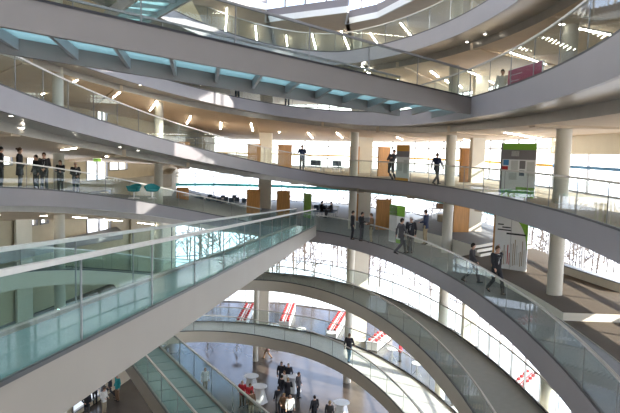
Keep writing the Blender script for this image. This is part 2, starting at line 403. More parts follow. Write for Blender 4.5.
for i0, i1 in SEG:
    pts = wall_line(i0, i1); right = i0 == 2; st = 4.2 if right else 2.6
    glazing(pts, 0, L1 - .9, 2.0, [0.05, 2.7, 5.0, 7.4, L1 - .95])
    glazing(pts, L1, L2 - .9, st, [L1 + .05, L1 + 2.35, L2 - .95], (L1 + 1.5, M['tealstripe'], 0, 0))
    glazing(pts, L2, L3 - .9, st, [L2 + .05, L2 + 2.1, L3 - .95], (L2 + 1.2, M['blue'] if right else M['yellow'], 0, 0))
    if right:
        inner = [p + (Vector((CX, CY, 0)) - p).normalized() * .25 for p in pts]
        wall_band(inner, L3 - 1.8, L3 - .9, 'wall_right', M['pale']); wall_band(inner, L2 - 1.3, L2 - .9, 'wall_right', M['pale'])
        wall_band(pts, L3, L4 - .9, 'wall_right', M['beige']); wall_band(pts[:3], L4, L5 + 6, 'wall_right', M['beige']); wall_band(pts[2:], L4, L5 - 1, 'wall_right', M['beige']); glazing(pts[2:], L5 - 1, L5 + 6, 4, [L5 - .9, L5 + 5.9])  # top glazing: unseen clerestory, added so sun reaches the far gallery
    else:
        glazing(pts, L3, L4 - .9, 2.6, [L3 + .05, L3 + 2.35, L4 - .95])
        glazing(pts, L4, L5 - .9, 2.6, [L4 + .05, L4 + 2.35, L5 - .95])
# short yellow film on the right-hand glazing, beside the blue one
# ------------------------------------------------------------------ left wall, built storey by storey round its openings
WL = [Vector((OUT[i][0], OUT[i][1], 0)) for i in (18, 17, 16, 15, 14, 13, 12, 11)]
WLOW = WL; WHIGH = [Vector((x, y, 0)) for x, y in OUT_HIGH[11:][::-1]]
def use_wall(w):
    global WL, WTOT
    WL = w; WTOT = sum((b - a).length for a, b in zip(WL, WL[1:]))
def wall_hit(u):                                    # length along the left wall where pixel column u meets it
    d = ray(u, 150); s = 0
    for a, b in zip(WL, WL[1:]):
        e = b - a; den = d.x * e.y - d.y * e.x
        if abs(den) > 1e-9:
            k = (a.x * d.y - a.y * d.x) / den * 1.0
            k = (d.x * (-a.y) - d.y * (-a.x)) / den if den else 0
            t = (a.x * e.y - a.y * e.x) / den
            if 0 <= k <= 1 and t > 0: return s + k * e.length
        s += e.length
    return None
def wl_point(s):
    for a, b in zip(WL, WL[1:]):
        L = (b - a).length
        if s <= L: return a + (b - a) * (s / L), (b - a).normalized()
        s -= L
    return WL[-1], (WL[-1] - WL[-2]).normalized()
WTOT = sum((b - a).length for a, b in zip(WL, WL[1:]))
def left_wall(z0, z1, opens, m):
    cuts = {0, WTOT}; s = 0
    for a, b in zip(WL, WL[1:]): s += (b - a).length; cuts.add(min(s, WTOT))
    for o in opens: cuts |= {o[0], o[1]}
    cuts = sorted(cuts); mb = MB()
    def piece(s0, s1, za, zb):
        if zb - za < .01: return
        a, _ = wl_point(s0 + 1e-4); b, _ = wl_point(s1 - 1e-4); d = (b - a).normalized(); nn = Vector((d.y, -d.x, 0))
        if nn.dot(Vector((CX, CY, 0)) - a) > 0: nn = -nn
        c = [a, b, b + nn * .2, a + nn * .2]
        mb.add([(p.x, p.y, za) for p in c] + [(p.x, p.y, zb) for p in c], [(0, 3, 2, 1), (4, 5, 6, 7), (0, 1, 5, 4), (1, 2, 6, 5), (2, 3, 7, 6), (3, 0, 4, 7)])
    for s0, s1 in zip(cuts, cuts[1:]):
        if s1 - s0 < .01: continue
        mid = (s0 + s1) / 2; o = next((o for o in opens if o[0] <= mid <= o[1]), None)
        if o: piece(s0, s1, z0, o[2]); piece(s0, s1, o[3], z1)
        else: piece(s0, s1, z0, z1)
    struct(mb, 'wall_left', m)
    for o in opens:
        a, _ = wl_point(o[0] + .01); b, _ = wl_point(o[1] - .01)
        if o[4] == 'window':
            glazing([a, b], o[2], o[3], 1.3, [o[2] + .03, o[3] - .03])
        else:
            door_n[0] += 1; fr = MB(); d = (b - a).normalized(); pn = MB()
            zt = o[2] + 2.15
            for f in (0, .5, 1): p = a + (b - a) * f; fr.beam((p.x, p.y, o[2]), (p.x, p.y, o[3]), .09, .12, upv=Vector((d.y, -d.x, 0)))
            for z in (o[2] + .06, zt, o[3] - .04): fr.beam((a.x, a.y, z), (b.x, b.y, z), .1, .09)
            w = struct(fr, 'door_%d' % door_n[0], M['mullion'])
            pn.add([(a.x, a.y, o[2]), (b.x, b.y, o[2]), (b.x, b.y, o[3]), (a.x, a.y, o[3])], [(0, 1, 2, 3)]); pn.build('door_pane', M['pane'], w)
            m1 = a + (b - a) * .47; inw = (Vector((CX, CY, 0)) - a).normalized() * .1
            h = MB().tube([(m1.x + inw.x, m1.y + inw.y, o[2] + .85), (m1.x + inw.x, m1.y + inw.y, o[2] + 1.25)], .02); h.build('door_handle', M['steel'], w, True)
            if o[5]: sm = MB(); sm.beam((a.x + inw.x * .5, a.y + inw.y * .5, o[2] + 1.35), (b.x + inw.x * .5, b.y + inw.y * .5, o[2] + 1.35), .02, .14); sm.build('door_stripe', M[o[5]], w)
door_n = [0]
def op(u0, u1, za, zb, k, x=None): return (wall_hit(u0), wall_hit(u1), za, zb, k, x)
left_wall(0, L1 - .5, [op(4, 16, 1.2, 2.6, 'window'), op(70, 100, .3, 2.4, 'window'), op(160, 172, 0.2, 3.4, 'window')], M['beige'])
left_wall(L1 - .5, L2 - .5, [op(30, 36, L1 + 1.0, L1 + 1.6, 'window'), op(39, 47, L1 + 1.0, L1 + 1.6, 'window'), op(86, 110, L1 - .35, L1 + 2.45, 'door', 'orange'), op(119, 125, L1 + .9, L1 + 1.7, 'window')], M['beige'])  # small windows stand in for bright reflections along this wall
for z0, z1 in ((L1 - .5, L2 - 1.5), (LE - .3, L1 - .6)):
    for u0, u1, m in ((12, 28, 'pale'), (130, 149, 'beige'), (150, 171, 'pale')):
        a, _ = wl_point(wall_hit(u0)); b, _ = wl_point(wall_hit(u1)); c = (Vector((CX, CY, 0)) - a).normalized() * .2
        wall_band([a + c, b + c], z0, z1, 'wall_left', M[m], .12)
use_wall(WHIGH)
left_wall(L2 - 2.2, L3 - .9, [op(1, 12, L2 + .3, L2 + 1.3, 'window'), op(26, 36, L2 + .3, L2 + 1.2, 'window'), op(86, 107, L2 - 1, L2 + 1.7, 'door', None), op(109, 127, L2 - .3, L2 + .4, 'window')], M['beige'])  # windows here take the place of bright wall reflections
left_wall(L3 - .9, L4 - .9, [op(97, 107, L3 - .2, L3 + 2.3, 'door', None)], M['beige'])
left_wall(L4 - .9, L5 + 6, [], M['beige'])
wall_band([Vector((OUT_HIGH[10][0], OUT_HIGH[10][1], 0)), WHIGH[-1]], L2, L5 + 6, 'wall_left', M['beige'])
# corner piece between the left wall and the far glazing, and the wall behind the camera
bk = [Vector((OUT[i][0], OUT[i][1], 0)) for i in (18, 0, 1, 2)]
wall_band(bk, 0, L1, 'wall_back', M['beige'])
glazing(bk, L1, L5 + 6, 2.4, [L1 + .1, L2, L3, L4, L5, L5 + 5.9])  # unseen glazing, added for frontal light on the far fascias
# ------------------------------------------------------------------ top storey: saw-tooth bays with white edges under the roof
Z5 = EYE + 8.0
saw = [at_z(186, -10, Z5), at_z(209, -1.0, Z5), at_z(266, 10, Z5), at_z(265.5, 22.5, Z5), at_z(348, 12.5, Z5), at_z(345.5, 24.5, Z5), at_z(378, 18, Z5), at_z(414, 0, Z5), at_z(440, -16, Z5), at_z(470, -45, Z5)]
P = [Vector((p.x, p.y, Z5)) for p in saw]
mb = MB(); 
for a, b in zip(P, P[1:]): mb.beam(a + Vector((0, 0, .18)), b + Vector((0, 0, .18)), .12, .36)
trim(mb, M['white'], False)
mb = MB()
for a, b in zip(P, P[1:]): mb.beam(a + Vector((0, .1, .55)), b + Vector((0, .1, .55)), .1, .42)
trim(mb, M['fascia'], False)
back = [Vector((CX + (p.x - CX) * 1.4 + .02 * i, 57, Z5 + .02)) if i < 7 else Vector((CX + (p.x - CX) * 1.9, CY + (p.y - CY) * 1.9, Z5 + .02)) for i, p in enumerate(P)]; n = len(P)
mb = MB().add([p + Vector((0, .05, .02)) for p in P] + back, [(i, i + 1, n + i + 1, n + i) for i in range(n - 1)]); struct(mb, 'ceiling', M['ceil'])
glazing([p + Vector((0, .15, 0)) for p in P], Z5 + .76, Z5 + 4.5, 1.6, [Z5 + .8, Z5 + 4.4])

# ------------------------------------------------------------------ unseen roof, its skylight opening shaped to steer the daylight
ZR = L5 + 6; T = ths(0, 360, 6); rows = []
for t in T:
    a = Vector((-1.0 + 9.0 * math.cos(R(t)), 26 + 23.0 * math.sin(R(t)), ZR)); b = ray_out(a.x, a.y, True); rows.append([a, Vector((b[0], b[1], ZR))])
n = len(rows); struct(MB().add([p for q in rows for p in q], [(2 * i, 2 * i + 1, 2 * i + 3, 2 * i + 2) for i in range(n - 1)]), 'roof', M['pale'])

# ------------------------------------------------------------------ glass balustrades
def balustrade(name, label, P, N, h=1.1, gm='glass', pl=2.0, rail='alu', o=.0, rr=.028, base=True):
    root = thing(name, label, 'balustrade', tuple(P[len(P) // 2]))
    PP = [Vector(p) + Vector(q) * o for p, q in zip(P, N)]
    rl = MB().sweep(PP, N, [(-rr, h - rr), (rr, h - rr), (rr, h + rr), (-rr, h + rr)])
    wbuild(rl, 'handrail', M[rail], root)
    if base: wbuild(MB().sweep(PP, N, [(-.03, .045), (.03, .045), (.03, .11), (-.03, .11)]), 'base_channel', M['dark'], root)
    acc = 0; i0 = 0; out = []
    for i in range(1, len(PP)):
        acc += (PP[i] - PP[i - 1]).length
        if acc >= pl or i == len(PP) - 1: out.append((i0, i)); i0 = i; acc = 0
    for a, b in out:
        q = [p.copy() for p in PP[a:b + 1]]; nn = N[a:b + 1]
        d0 = (q[1] - q[0]).normalized() * .012; d1 = (q[-1] - q[-2]).normalized() * .012; q[0] += d0; q[-1] -= d1
        wbuild(MB().sweep(q, nn, [(-.009, .1), (.009, .1), (.009, h - rr), (-.009, h - rr)]), 'glass_panel', M[gm], root)
        if b < len(PP) - 1:
            p = PP[b]; t = nn[-1]; wbuild(MB().beam((p.x, p.y, p.z + .1), (p.x, p.y, p.z + h - rr), .02, .022, upv=t), 'joint', M['mullion'], root)
    return root
def ring_bal(name, label, r, a, b, o=0.0, **k):
    T = ths(a, b, .8); return balustrade(name, label, [r.off(t, o) for t in T], [r.n(t) for t in T], **k)
# ------------------------------------------------------------------ balustrades along the edges
ring_bal('glass_balustrade', 'glass balustrade along the top right gallery above the magenta poster', RA, -62, 25.5)
ring_bal('glass_balustrade', 'glass balustrade of the gallery edge seen below the ribbed overhead bridge', RA, 28, 130)
ring_bal('glass_balustrade', 'long glass balustrade with rail where people lean at middle height', RB, -62, 194)
ring_bal('glass_balustrade', 'glass balustrade beside the walking men on the curved right walkway', RD, -62, 76)
ring_bal('glass_balustrade', 'glass balustrade in front of the group standing at far left', RD, 92, 232)
ring_bal('glass_balustrade', 'inner glass balustrade of the middle curved ramp below the walkway', RE, -62, 215)
ring_bal('glass_balustrade', 'outer glass balustrade of the middle curved ramp near the windows', RE, -62, 150, o=2.55)
ring_bal('glass_balustrade', 'inner glass balustrade of the lowest sunlit white ramp', RF, -62, 140)
ring_bal('glass_balustrade', 'outer glass balustrade of the lowest sunlit white ramp near the tables', RF, -62, 140, o=2.55)
ring_bal('glass_balustrade', 'glass balustrade of the topmost gallery under the white edge', RT, -20, 170)

# ------------------------------------------------------------------ footbridges
def bridge(label, p0, p1, w, h, f, side, kind, fas='fasciawarm', gm='bridgeglass', skew=0.0):
    p0 = Vector(p0) + Vector((0, 0, EYE)); p1 = Vector(p1) + Vector((0, 0, EYE))
    root = thing('footbridge', label, 'footbridge', tuple(p0))
    d = (p1 - p0); L = d.length; dh = Vector((d.x, d.y, 0)).normalized(); n = Vector((-dh.y, dh.x, 0)) * (-side)
    k = max(6, int(L / 1.6)); P = [p0 + d * (i / k) for i in range(k + 1)]; N = [n] * (k + 1)
    wbuild(MB().sweep(P, N, [(-.03, .04), (.1, .04), (.1, -f), (-.03, -f)]), 'fascia', M[fas], root)
    P2 = [p + n * w for p in P]
    wbuild(MB().sweep(P2, N, [(-.1, .04), (.03, .04), (.03, -f), (-.1, -f)]), 'fascia', M[fas], root)
    wbuild(MB().sweep(P, N, [(-.045, .042), (.0, .042), (.0, .09), (-.045, .09)]), 'edge_strip', M['dark'], root)
    if kind == 'solid':
        wbuild(MB().sweep(P, N, [(.1, -.02), (w - .1, -.02), (w - .1, -.25), (.1, -.25)]), 'deck', M['deckglass'], root)
    else:
        zt, zb = (-.15, -.22) if kind == 'ribbed' else (-.05, -.12); m = max(4, int(L / 1.36))
        for i in range(m):
            a = p0 + d * ((i + .02) / m); b = p0 + d * ((i + .98) / m)
            nn = n + d.normalized() * (skew / w)
            wbuild(MB().sweep([a, b], [nn, nn], [(.1, zt), (w - .1, zt), (w - .1, zb), (.1, zb)]), 'glass_deck_panel', M['tealglass' if kind == 'ribbed' else 'deckglass'], root)
        for i in range(m + 1):
            a = p0 + d * (i / m); dn = d.normalized() * .05
            nn = n + d.normalized() * (skew / w)
            wbuild(MB().sweep([a - dn, a + dn], [nn, nn], [(.1, zb), (w - .1, zb), (w - .1, -f + .04), (.1, -f + .16)]), 'rib', M['rib'], root)
    sub = [p0 + d * (i / (k * 2)) for i in range(k * 2 + 1)]
    for q, nn, oo in ((0, n, 1), (w, n, -1)):
        Q = [p + n * (q + oo * .03) for p in sub]
        wbuild(MB().sweep(Q, [n] * len(Q), [(-.035, h - .03), (.035, h - .03), (.035, h + .03), (-.035, h + .03)]), 'handrail', M['alu' if kind != 'ribbed' else 'mullion'], root)
        st = 3
        for i in range(0, len(Q) - 1, st):
            j = min(i + st, len(Q) - 1); a = Q[i] + d.normalized() * .01; b = Q[j] - d.normalized() * .01
            wbuild(MB().sweep([a, b], [n, n], [(-.009, .05), (.009, .05), (.009, h - .03), (-.009, h - .03)]), 'glass_panel', M[gm], root)
            wbuild(MB().beam((Q[j].x, Q[j].y, Q[j].z + .05), (Q[j].x, Q[j].y, Q[j].z + h - .03), .02, .022, upv=n), 'joint', M['mullion'], root)
    return root
M['deckglass'] = mat('frosted deck glass', (0.16, 0.24, 0.235), 0.25, var=0.06, scale=2)
bridge('long footbridge with glass sides crossing diagonally at lower left', (-3.14, 2.47, -2.06), (.41, 39.31, -4.80), 1.32, 1.09, .63, -1, 'solid')
bridge('overhead footbridge with teal glass deck and steel ribs underneath', (-6.9, 9.35, 2.58), (5.56, 22.12, 1.94), 3.14, .98, .52, -1, 'ribbed', fas='fasciagrey', gm='glass', skew=2.24)
bridge('lowest footbridge with frosted glass floor panels at bottom left', (1.2, 8.55, -8.2), (-10.43, 32.77, -10.51), 1.97, 1.19, .68, 1, 'glassfloor')
# teal footbridge at the very top, seen from below
a = at_z(145, 16, EYE + 6.6); b = at_z(173, -1, EYE + 6.6); dd = (b - a).normalized()
bridge('teal glass footbridge high at the top left corner', tuple(a - Vector((0, 0, EYE)) - dd * .5), tuple(b + dd * 12 - Vector((0, 0, EYE))), 1.9, 1.0, .5, 1, 'ribbed', fas='rib', gm='glass')

# ------------------------------------------------------------------ ceiling strip lights and spots
def strip(a, b, label, group, w=.085):
    a = Vector(a); b = Vector(b); c = (a + b) / 2; root = thing('strip_light', label, 'ceiling light', tuple(c), 0, group)
    wbuild(MB().beam(a + Vector((0, 0, .025)), b + Vector((0, 0, .025)), w + .025, .05), 'housing', M['white'], root)
    wbuild(MB().beam(a - Vector((0, 0, .01)), b - Vector((0, 0, .01)), w, .03), 'diffuser', M['lamp'], root)
def on_ceiling(u, v):                # the ceiling that a sight line meets first, looking through glass and past the lower things
    dg = bpy.context.evaluated_depsgraph_get(); o = Vector((0, 0, EYE)); d = ray(u, v).normalized()
    for k in range(60):
        ok, loc, nor, idx, ob, mw = S.ray_cast(dg, o, d)
        if not ok: return None
        if ob.name.split('.')[0] == 'ceiling' or ob.name.startswith('trim'):
            if ob.name.startswith('ceiling'): return loc
            if abs(nor.z) > .7: return loc
        if ob.name.split('.')[0] in ('wall_left', 'wall_right', 'floor', 'column'): return None
        o = loc + d * .01
    return None
LT = [  # ring whose slab carries it, (u,v)-(u,v), label
 (RA, (505, 131), (542, 137.5), 'strip light on the ceiling above the green information board'),
 (RA, (464, 138.5), (491, 144.5), 'strip light between the wood panel and the green information board'),
 (RA, (397, 136), (412, 144), 'strip light above the yellow topped banner'),
 (RA, (366, 139), (378, 147), 'strip light left of the yellow topped banner'),
 (RA, (337, 132), (345.5, 140.5), 'strip light to the right of the man with hands raised'),
 (RA, (308, 132), (314, 139.5), 'strip light above the man with hands raised'),
 (RA, (279, 131), (284, 140), 'strip light left of the man with hands raised'),
 (RA, (251, 122), (253, 130), 'strip light over the wood panel by the pale pier'),
 (RA, (220.7, 121.5), (220.5, 128), 'short strip light in the middle of the curved brown ceiling'),
 (RA, (190.5, 115), (186.5, 124), 'strip light right of the round column under the curved edge'),
 (RA, (157, 100), (150, 109.5), 'strip light left of the round column under the curved edge'),
 (RA, (119.5, 91), (107.5, 101), 'strip light on the brown ceiling at upper left, second from the column'),
 (RA, (77, 79), (63.5, 86), 'strip light beside the upper left column'),
 (RA, (44, 92), (32, 98.5), 'reflected light far back at upper left, built as a small strip light'),  # a reflection, modelled as a lamp
 (RB, (0, 128.5), (23, 126), 'long strip light above the group standing at far left, leftmost'),
 (RB, (62, 148.5), (75.5, 146.5), 'strip light above the person in black near the left column'),
 (RB, (106, 155), (118.5, 152), 'strip light above the left glazed doors'),
 (RB, (148, 159.5), (156, 156), 'strip light above the teal armchairs'),
 (RB, (184.5, 171), (189, 168), 'strip light above the wood panel by the left round column'),
 (RB, (219, 172.5), (219.2, 169), 'tiny strip light above the dark chairs seen below the long balustrade'),
 (RB, (254, 173.5), (249, 171), 'tiny strip light beside the pale pier below the long balustrade'),
 (RB, (277, 183), (284, 184), 'tiny strip light over the wooden panel under the long curved edge'),
 (RT, (579, 26.5), (615, 34), 'bright long strip light at the top right corner'),
 (RT, (509, 50.5), (546, 63), 'long strip light above the magenta poster'),
 (RT, (466.5, 69), (493.5, 82), 'strip light left of the magenta poster'),
 (RT, (431, 70), (438, 75.5), 'strip light over the end of the overhead bridge'),
 (RT, (445.5, 79), (452, 84.5), 'strip light just right of the white post by the bridge end'),
 (RT, (455, 81), (462, 87), 'strip light nearest the corner where the bridge meets the gallery'),
 (RT, (398, 79), (405, 84.5), 'small strip light just above the overhead bridge'),
 (RT, (391, 49), (395, 55), 'small strip light under the top gallery edge'),
 (RT, (362, 65), (369.5, 72.5), 'small strip light under the top gallery above the bridge centre'),
]
for r, p, q, lab in LT:
    a, b = on_ceiling(*p), on_ceiling(*q)
    if a is None and b is not None: a = at_z(p[0], p[1], b.z)
    if b is None and a is not None: b = at_z(q[0], q[1], a.z)
    if a is not None and (b.y < 2 or (b - a).length > 8): b = a + (b - a).normalized() * 8 * (1 if b.y > 2 else -1)
    if a is not None and b.z > a.z + .6: b.z = a.z
    if a is None: print('SKIP', p, q, lab, a, b); continue
    strip(a - Vector((0, 0, .06)), b - Vector((0, 0, .06)), lab, 'strip lights on the gallery ceilings')
for k, t in enumerate(range(124, 232, 9)):          # lamps added under the slab to brighten the low left gallery
    for o in (1.9,):
        p = RD.off(t, o); n_ = RD.n(t); z = p.z - CD - .08 - .7 * .12
        strip(Vector((p.x, p.y, z)), Vector((p.x, p.y, z)) + n_ * 1.4, 'added fill strip light under the left gallery slab, above the lower left doors', 'added fill strip lights under the left gallery slab')
for k, t in enumerate(range(-58, 100, 12)):
    p = RD.off(t, 2.6); 
ZT = Z5 - .06
for p, q, lab in (((227, 8), (225.5, 34), 'thin long strip light on the top ceiling, leftmost'), ((255.5, 26), (256.8, 40), 'thin strip light on the top ceiling left of the round column'), ((286, 36), (287.5, 46), 'thin strip light on the top ceiling right of the round column'),
                  ((312, 34), (316, 49), 'thin strip light on the top ceiling near the picture centre'), ((341.5, 31), (349, 49), 'thin strip light on the top ceiling beside the short column'), ((370, 33), (378.5, 45), 'thin strip light on the top ceiling right of the short column'), ((400.5, 23), (412, 37), 'thin strip light on the top ceiling, rightmost')):
    strip(at_z(p[0], p[1], ZT), at_z(q[0], q[1], ZT), lab, 'strip lights on the top ceiling', .06)
for r, u, v, lab in ((RA, 9, 114.5, 'left'), ):
    pass
SP = [(RA, 123, 77.5, 'small round spotlight in the ceiling edge, left'), (RA, 140, 84.6, 'small round spotlight in the ceiling edge near the bridge'), (RB, 11, 115, 'round spotlight near the far left strip light'),
      (RB, 120, 146.5, 'small round spotlight in the soffit under the long edge'), (RB, 138, 150, 'small round spotlight in the soffit right of another spotlight'),
      (RT, 467, 41.5, 'small round spotlight under the top gallery at right, lower'), (RT, 485, 33.5, 'small round spotlight under the top gallery at right, upper'), (RT, 562, 23.5, 'large round ceiling lamp beside the top right column'),
      (RT, 409, 71, 'tiny round spotlight above the overhead bridge'), (RT, 390, 63.5, 'tiny round spotlight above the overhead bridge, left')]
for r, u, v, lab in SP:
    p = on_ceiling(u, v)
    if p is None: print('SKIP', u, v); continue
    p = p - Vector((0, 0, .02)); root = thing('spotlight', lab, 'ceiling light', tuple(p), 0, 'round spotlights'); rr = .11 if 'large' in lab else .06
    MB().lathe([(rr + .02, 0.02), (rr + .02, -.01), (rr, -.01)], n=16).build('ring', M['white'], root); MB().lathe([(rr, -.005), (rr * .9, -.02), (.005, -.022)], n=16).build('lens', M['spot'], root)

# ------------------------------------------------------------------ wood panels
def wood(u0, u1, v, z, label, h=2.1):
    a = at_z(u0, v, z); b = at_z(u1, v, z); d = b - a; root = thing('wood_panel', label, 'wood panel', tuple((a + b) / 2), math.atan2(d.y, d.x), 'orange wood panels')
    w = d.length
    MB().box((0, 0, h / 2), (w, .09, h)).build('panel', M['wood'], root)
    f = MB(); f.box((-w / 2 - .02, 0, h / 2), (.04, .12, h)); f.box((w / 2 + .02, 0, h / 2), (.04, .12, h)); f.box((0, 0, h + .02), (w + .08, .12, .04)); f.build('frame', M['wood'], root)
def base_v(u, y, z):                         # pixel row in which floor height z is met at distance y
    lo, hi = -400, 800
    for _ in range(40):
        m = (lo + hi) / 2; dz = ray(u, m); q = EYE + dz.z * y / dz.y
        if q > z: lo = m
        else: hi = m
    return lo
for u0, u1, y, lab in ((178, 189, 47, 'orange wood panel beside the left round column'), (248, 259.5, 46.5, 'orange wood panel left of the pale pier'), (278.5, 290.5, 47.5, 'orange wood panel left of the man with hands raised'),
                       (350, 358, 46, 'narrow orange wood panel left of the pale pier at centre'), (378, 388.5, 43, 'orange wood panel behind the leaning man'), (460, 470, 37.5, 'orange wood panel right of the walking man in the dark suit')):
    wood(u0, u1, base_v((u0 + u1) / 2, y, L2), L2, lab, 2.0)
for u0, u1, y, lab in ((177, 188, 49, 'orange wood panel below the long balustrade, leftmost'), (277, 289, 48, 'orange wood panel on the lower floor left of the green banner edge'), (349, 357, 47, 'narrow orange wood panel behind the three talking men'),
                       (376, 389.5, 42, 'orange wood panel behind the green topped lower banner'), (453.5, 467.5, 36.0, 'wide orange wood panel at the top of the steps'), (247, 259, 48.5, 'orange wood panel on the lower floor beside the pale pier')):
    zz = ZP2 if 'steps' in lab else L1
    wood(u0, u1, base_v((u0 + u1) / 2, y, zz), zz, lab, 2.05)

# ------------------------------------------------------------------ display boards
def face_text(root, s, x, z, size, m, y=-.035):
    c = bpy.data.curves.new('lettering', 'FONT'); c.body = s; c.size = size; c.extrude = .002; c.align_x = 'LEFT'
    o = bpy.data.objects.new('tmp', c); C.objects.link(o); dg = bpy.context.evaluated_depsgraph_get()
    me = bpy.data.meshes.new_from_object(o.evaluated_get(dg)); bpy.data.objects.remove(o); me.materials.clear(); me.materials.append(M[m])
    t = bpy.data.objects.new('lettering', me); C.objects.link(t); t.parent = root; t.location = (x, y, z); t.rotation_euler = (R(90), 0, 0)
def board(name, label, cat, a, b, h, fn, t=.06, lift=0.0):
    d = b - a; w = Vector((d.x, d.y, 0)).length; root = thing(name, label, cat, (a.x, a.y, a.z), math.atan2(d.y, d.x))
    MB().box((w / 2, 0, lift + h / 2), (w, t, h)).build('panel', M['white'], root)
    fn(root, w, h, lambda x0, x1, z0, z1, m, nm='printed_block': MB().box(((x0 + x1) / 2 * w, -t / 2 - .004, lift + (z0 + z1) / 2 * h), ((x1 - x0) * w, .008, (z1 - z0) * h)).build(nm, M[m], root))
    return root
def green_board(root, w, h, blk):
    blk(0, 1, .88, 1, 'green', 'header'); blk(0, 1, .70, .88, 'grey', 'header')
    blk(.27, .5, .76, .86, 'ltgrey'); blk(.03, .2, .59, .69, 'blue'); blk(.0, .18, .48, .57, 'red'); blk(.27, .48, .50, .68, 'ltgrey'); blk(.53, .70, .53, .68, 'grey'); blk(.53, .68, .40, .5, 'bluegrey'); blk(.22, .46, .32, .45, 'ltgrey'); blk(.75, .97, .40, .66, 'ltgrey')
    blk(0, 1, 0, .14, 'green', 'footer'); blk(.45, 1, .14, .19, 'green', 'footer')
    MB().box((-.04, 0, h / 2), (.08, .1, h + .02)).build('post', M['grey'], root)
a = at_z(501, base_v(501, 25.4, L2), L2); b = at_z(534, base_v(534, 24.4, L2), L2)
board('information_board', 'large green and white information board on the right gallery', 'board', a, b, 2.15, green_board)
def yellow_banner(root, w, h, blk):
    blk(0, 1, .83, 1, 'orange', 'header'); blk(0, 1, .68, .83, 'grey', 'band'); blk(0, 1, 0, .12, 'orange', 'footer'); blk(.15, .5, .3, .55, 'ltgrey'); blk(.6, .9, .25, .6, 'ltgrey')
a = at_z(396, base_v(396, 35.6, L2), L2); b = at_z(408.5, base_v(408.5, 34.2, L2), L2)
board('banner', 'tall white banner with orange top and grey band behind the leaning man', 'banner', a, b, 2.1, yellow_banner)
def pink_poster(root, w, h, blk):
    blk(0, 1, .72, .98, 'pink', 'header'); blk(0, 1, .48, .72, 'pink', 'header'); blk(0.18, 1, .0, .48, 'grey', 'photo_area'); blk(.55, .75, .2, .46, 'green'); blk(.02, .16, .1, .4, 'ltgrey')
    for z, x0, x1 in ((.80, .1, .45), (.62, .08, .38), (.54, .5, .75)): blk(x0, x1, z, z + .035, 'ltgrey', 'text_line')
a = at_z(507.5, base_v(507.5, 23.5, L3), L3); b = at_z(541, base_v(541, 20.8, L3), L3)
board('poster_board', 'magenta and grey poster board on the top right gallery', 'poster', a, b, 1.22, pink_poster)
def nordic(root, w, h, blk):
    for x0, x1, z in ((.08, .26, .82), (.22, .48, .77), (.08, .5, .72)): blk(x0, x1, z, z + .022, 'black', 'text_line')
    blk(.36, .95, .655, .685, 'black', 'text_line')
    rr = random.Random(3)
    for k in range(16):
        x = .08 + k * .055; z0 = .05 + rr.random() * .06; hh = .2 + rr.random() * .3; blk(x, x + .025, z0, z0 + hh, rr.choice(['red', 'ltgrey', 'ltgrey', 'beigec', 'pinkc']), 'printed_figure')
    vs = []; n = 12                                   # green curve sweeping into the top right corner
    for i in range(n + 1):
        q = i / n; vs.append((w * (.38 + .60 * math.sin(q * math.pi / 2)), h * (1 - .60 * (1 - math.cos(q * math.pi / 2)))))
    pts = [(x, -.036, z) for x, z in vs] + [(w, -.036, h * .40), (w, -.036, h)]
    MB().add(pts + [(x, -.03, z) for x, y, z in pts], [tuple(range(len(pts)))] + [(i, (i + 1) % len(pts), len(pts) + (i + 1) % len(pts), len(pts) + i) for i in range(len(pts))]).build('green_corner', M['green'], root)
    MB().box((w * .5, -.034, h / 2), (.012, .01, h)).build('joint', M['grey'], root)
    MB().box((-.05, .03, h / 2), (.08, .1, h)).build('side_post', M['wood'], root)
a = at_z(493.5, base_v(493.5, 27.4, ZP1), ZP1); b = at_z(526, base_v(526, 26.4, ZP1), ZP1)
board('exhibition_wall', 'wide white exhibition wall with green curved corner behind the walking man', 'board', a, b, 2.35, nordic)
def green_banner(root, w, h, blk):
    blk(0, .5, .03, .97, 'ltgrey'); blk(.0, 1, .72, 1, 'green', 'header'); blk(.5, 1, 0, .1, 'green', 'footer')
a = at_z(389, base_v(389, 36.6, L1), L1); b = at_z(404, base_v(404, 35.4, L1), L1)
board('banner', 'white and green banner on the grey floor beside the talking pair', 'banner', a, b, 2.2, green_banner)
a = at_z(304, base_v(304, 49, L1), L1); b = at_z(311, base_v(311, 47.6, L1), L1)
board('banner', 'narrow green banner at the far end of the long footbridge', 'banner', a, b, 1.9, lambda root, w, h, blk: blk(0, 1, 0, 1, 'green', 'print'))

# ------------------------------------------------------------------ furniture
def shell_chair(loc, rz, label):
    root = thing('shell_chair', label, 'armchair', loc, rz, 'teal shell armchairs')
    prof = []
    mb = MB(); rows = []
    for i in range(9):
        row = []
        for k in range(13):
            a = R(-110 + 220 * k / 12); q = i / 8
            rr = .30 + .12 * q; row.append(Vector((rr * math.sin(a), -rr * math.cos(a) * .9 + .05, .40 + .34 * q * (.55 + .45 * math.cos(a) ** 2))))
        rows.append(row)
    vs = [p for r_ in rows for p in r_]; mb.add(vs, [(i * 13 + k, i * 13 + k + 1, (i + 1) * 13 + k + 1, (i + 1) * 13 + k) for i in range(8) for k in range(12)])
    o = mb.build('shell', M['teal'], root, True); s = o.modifiers.new('t', 'SOLIDIFY'); s.thickness = .05
    MB().ell((0, 0.02, .41), (.32, .30, .07)).build('seat', M['teal'], root, True)
    MB().tube([(0, 0, .03), (0, 0, .38)], .03).build('stem', M['steel'], root, True)
    b = MB()
    for k in range(4): b.beam((0, 0, .03), (.28 * math.cos(k * 1.5708 + .7), .28 * math.sin(k * 1.5708 + .7), .02), .04, .03)
    b.build('base', M['steel'], root)
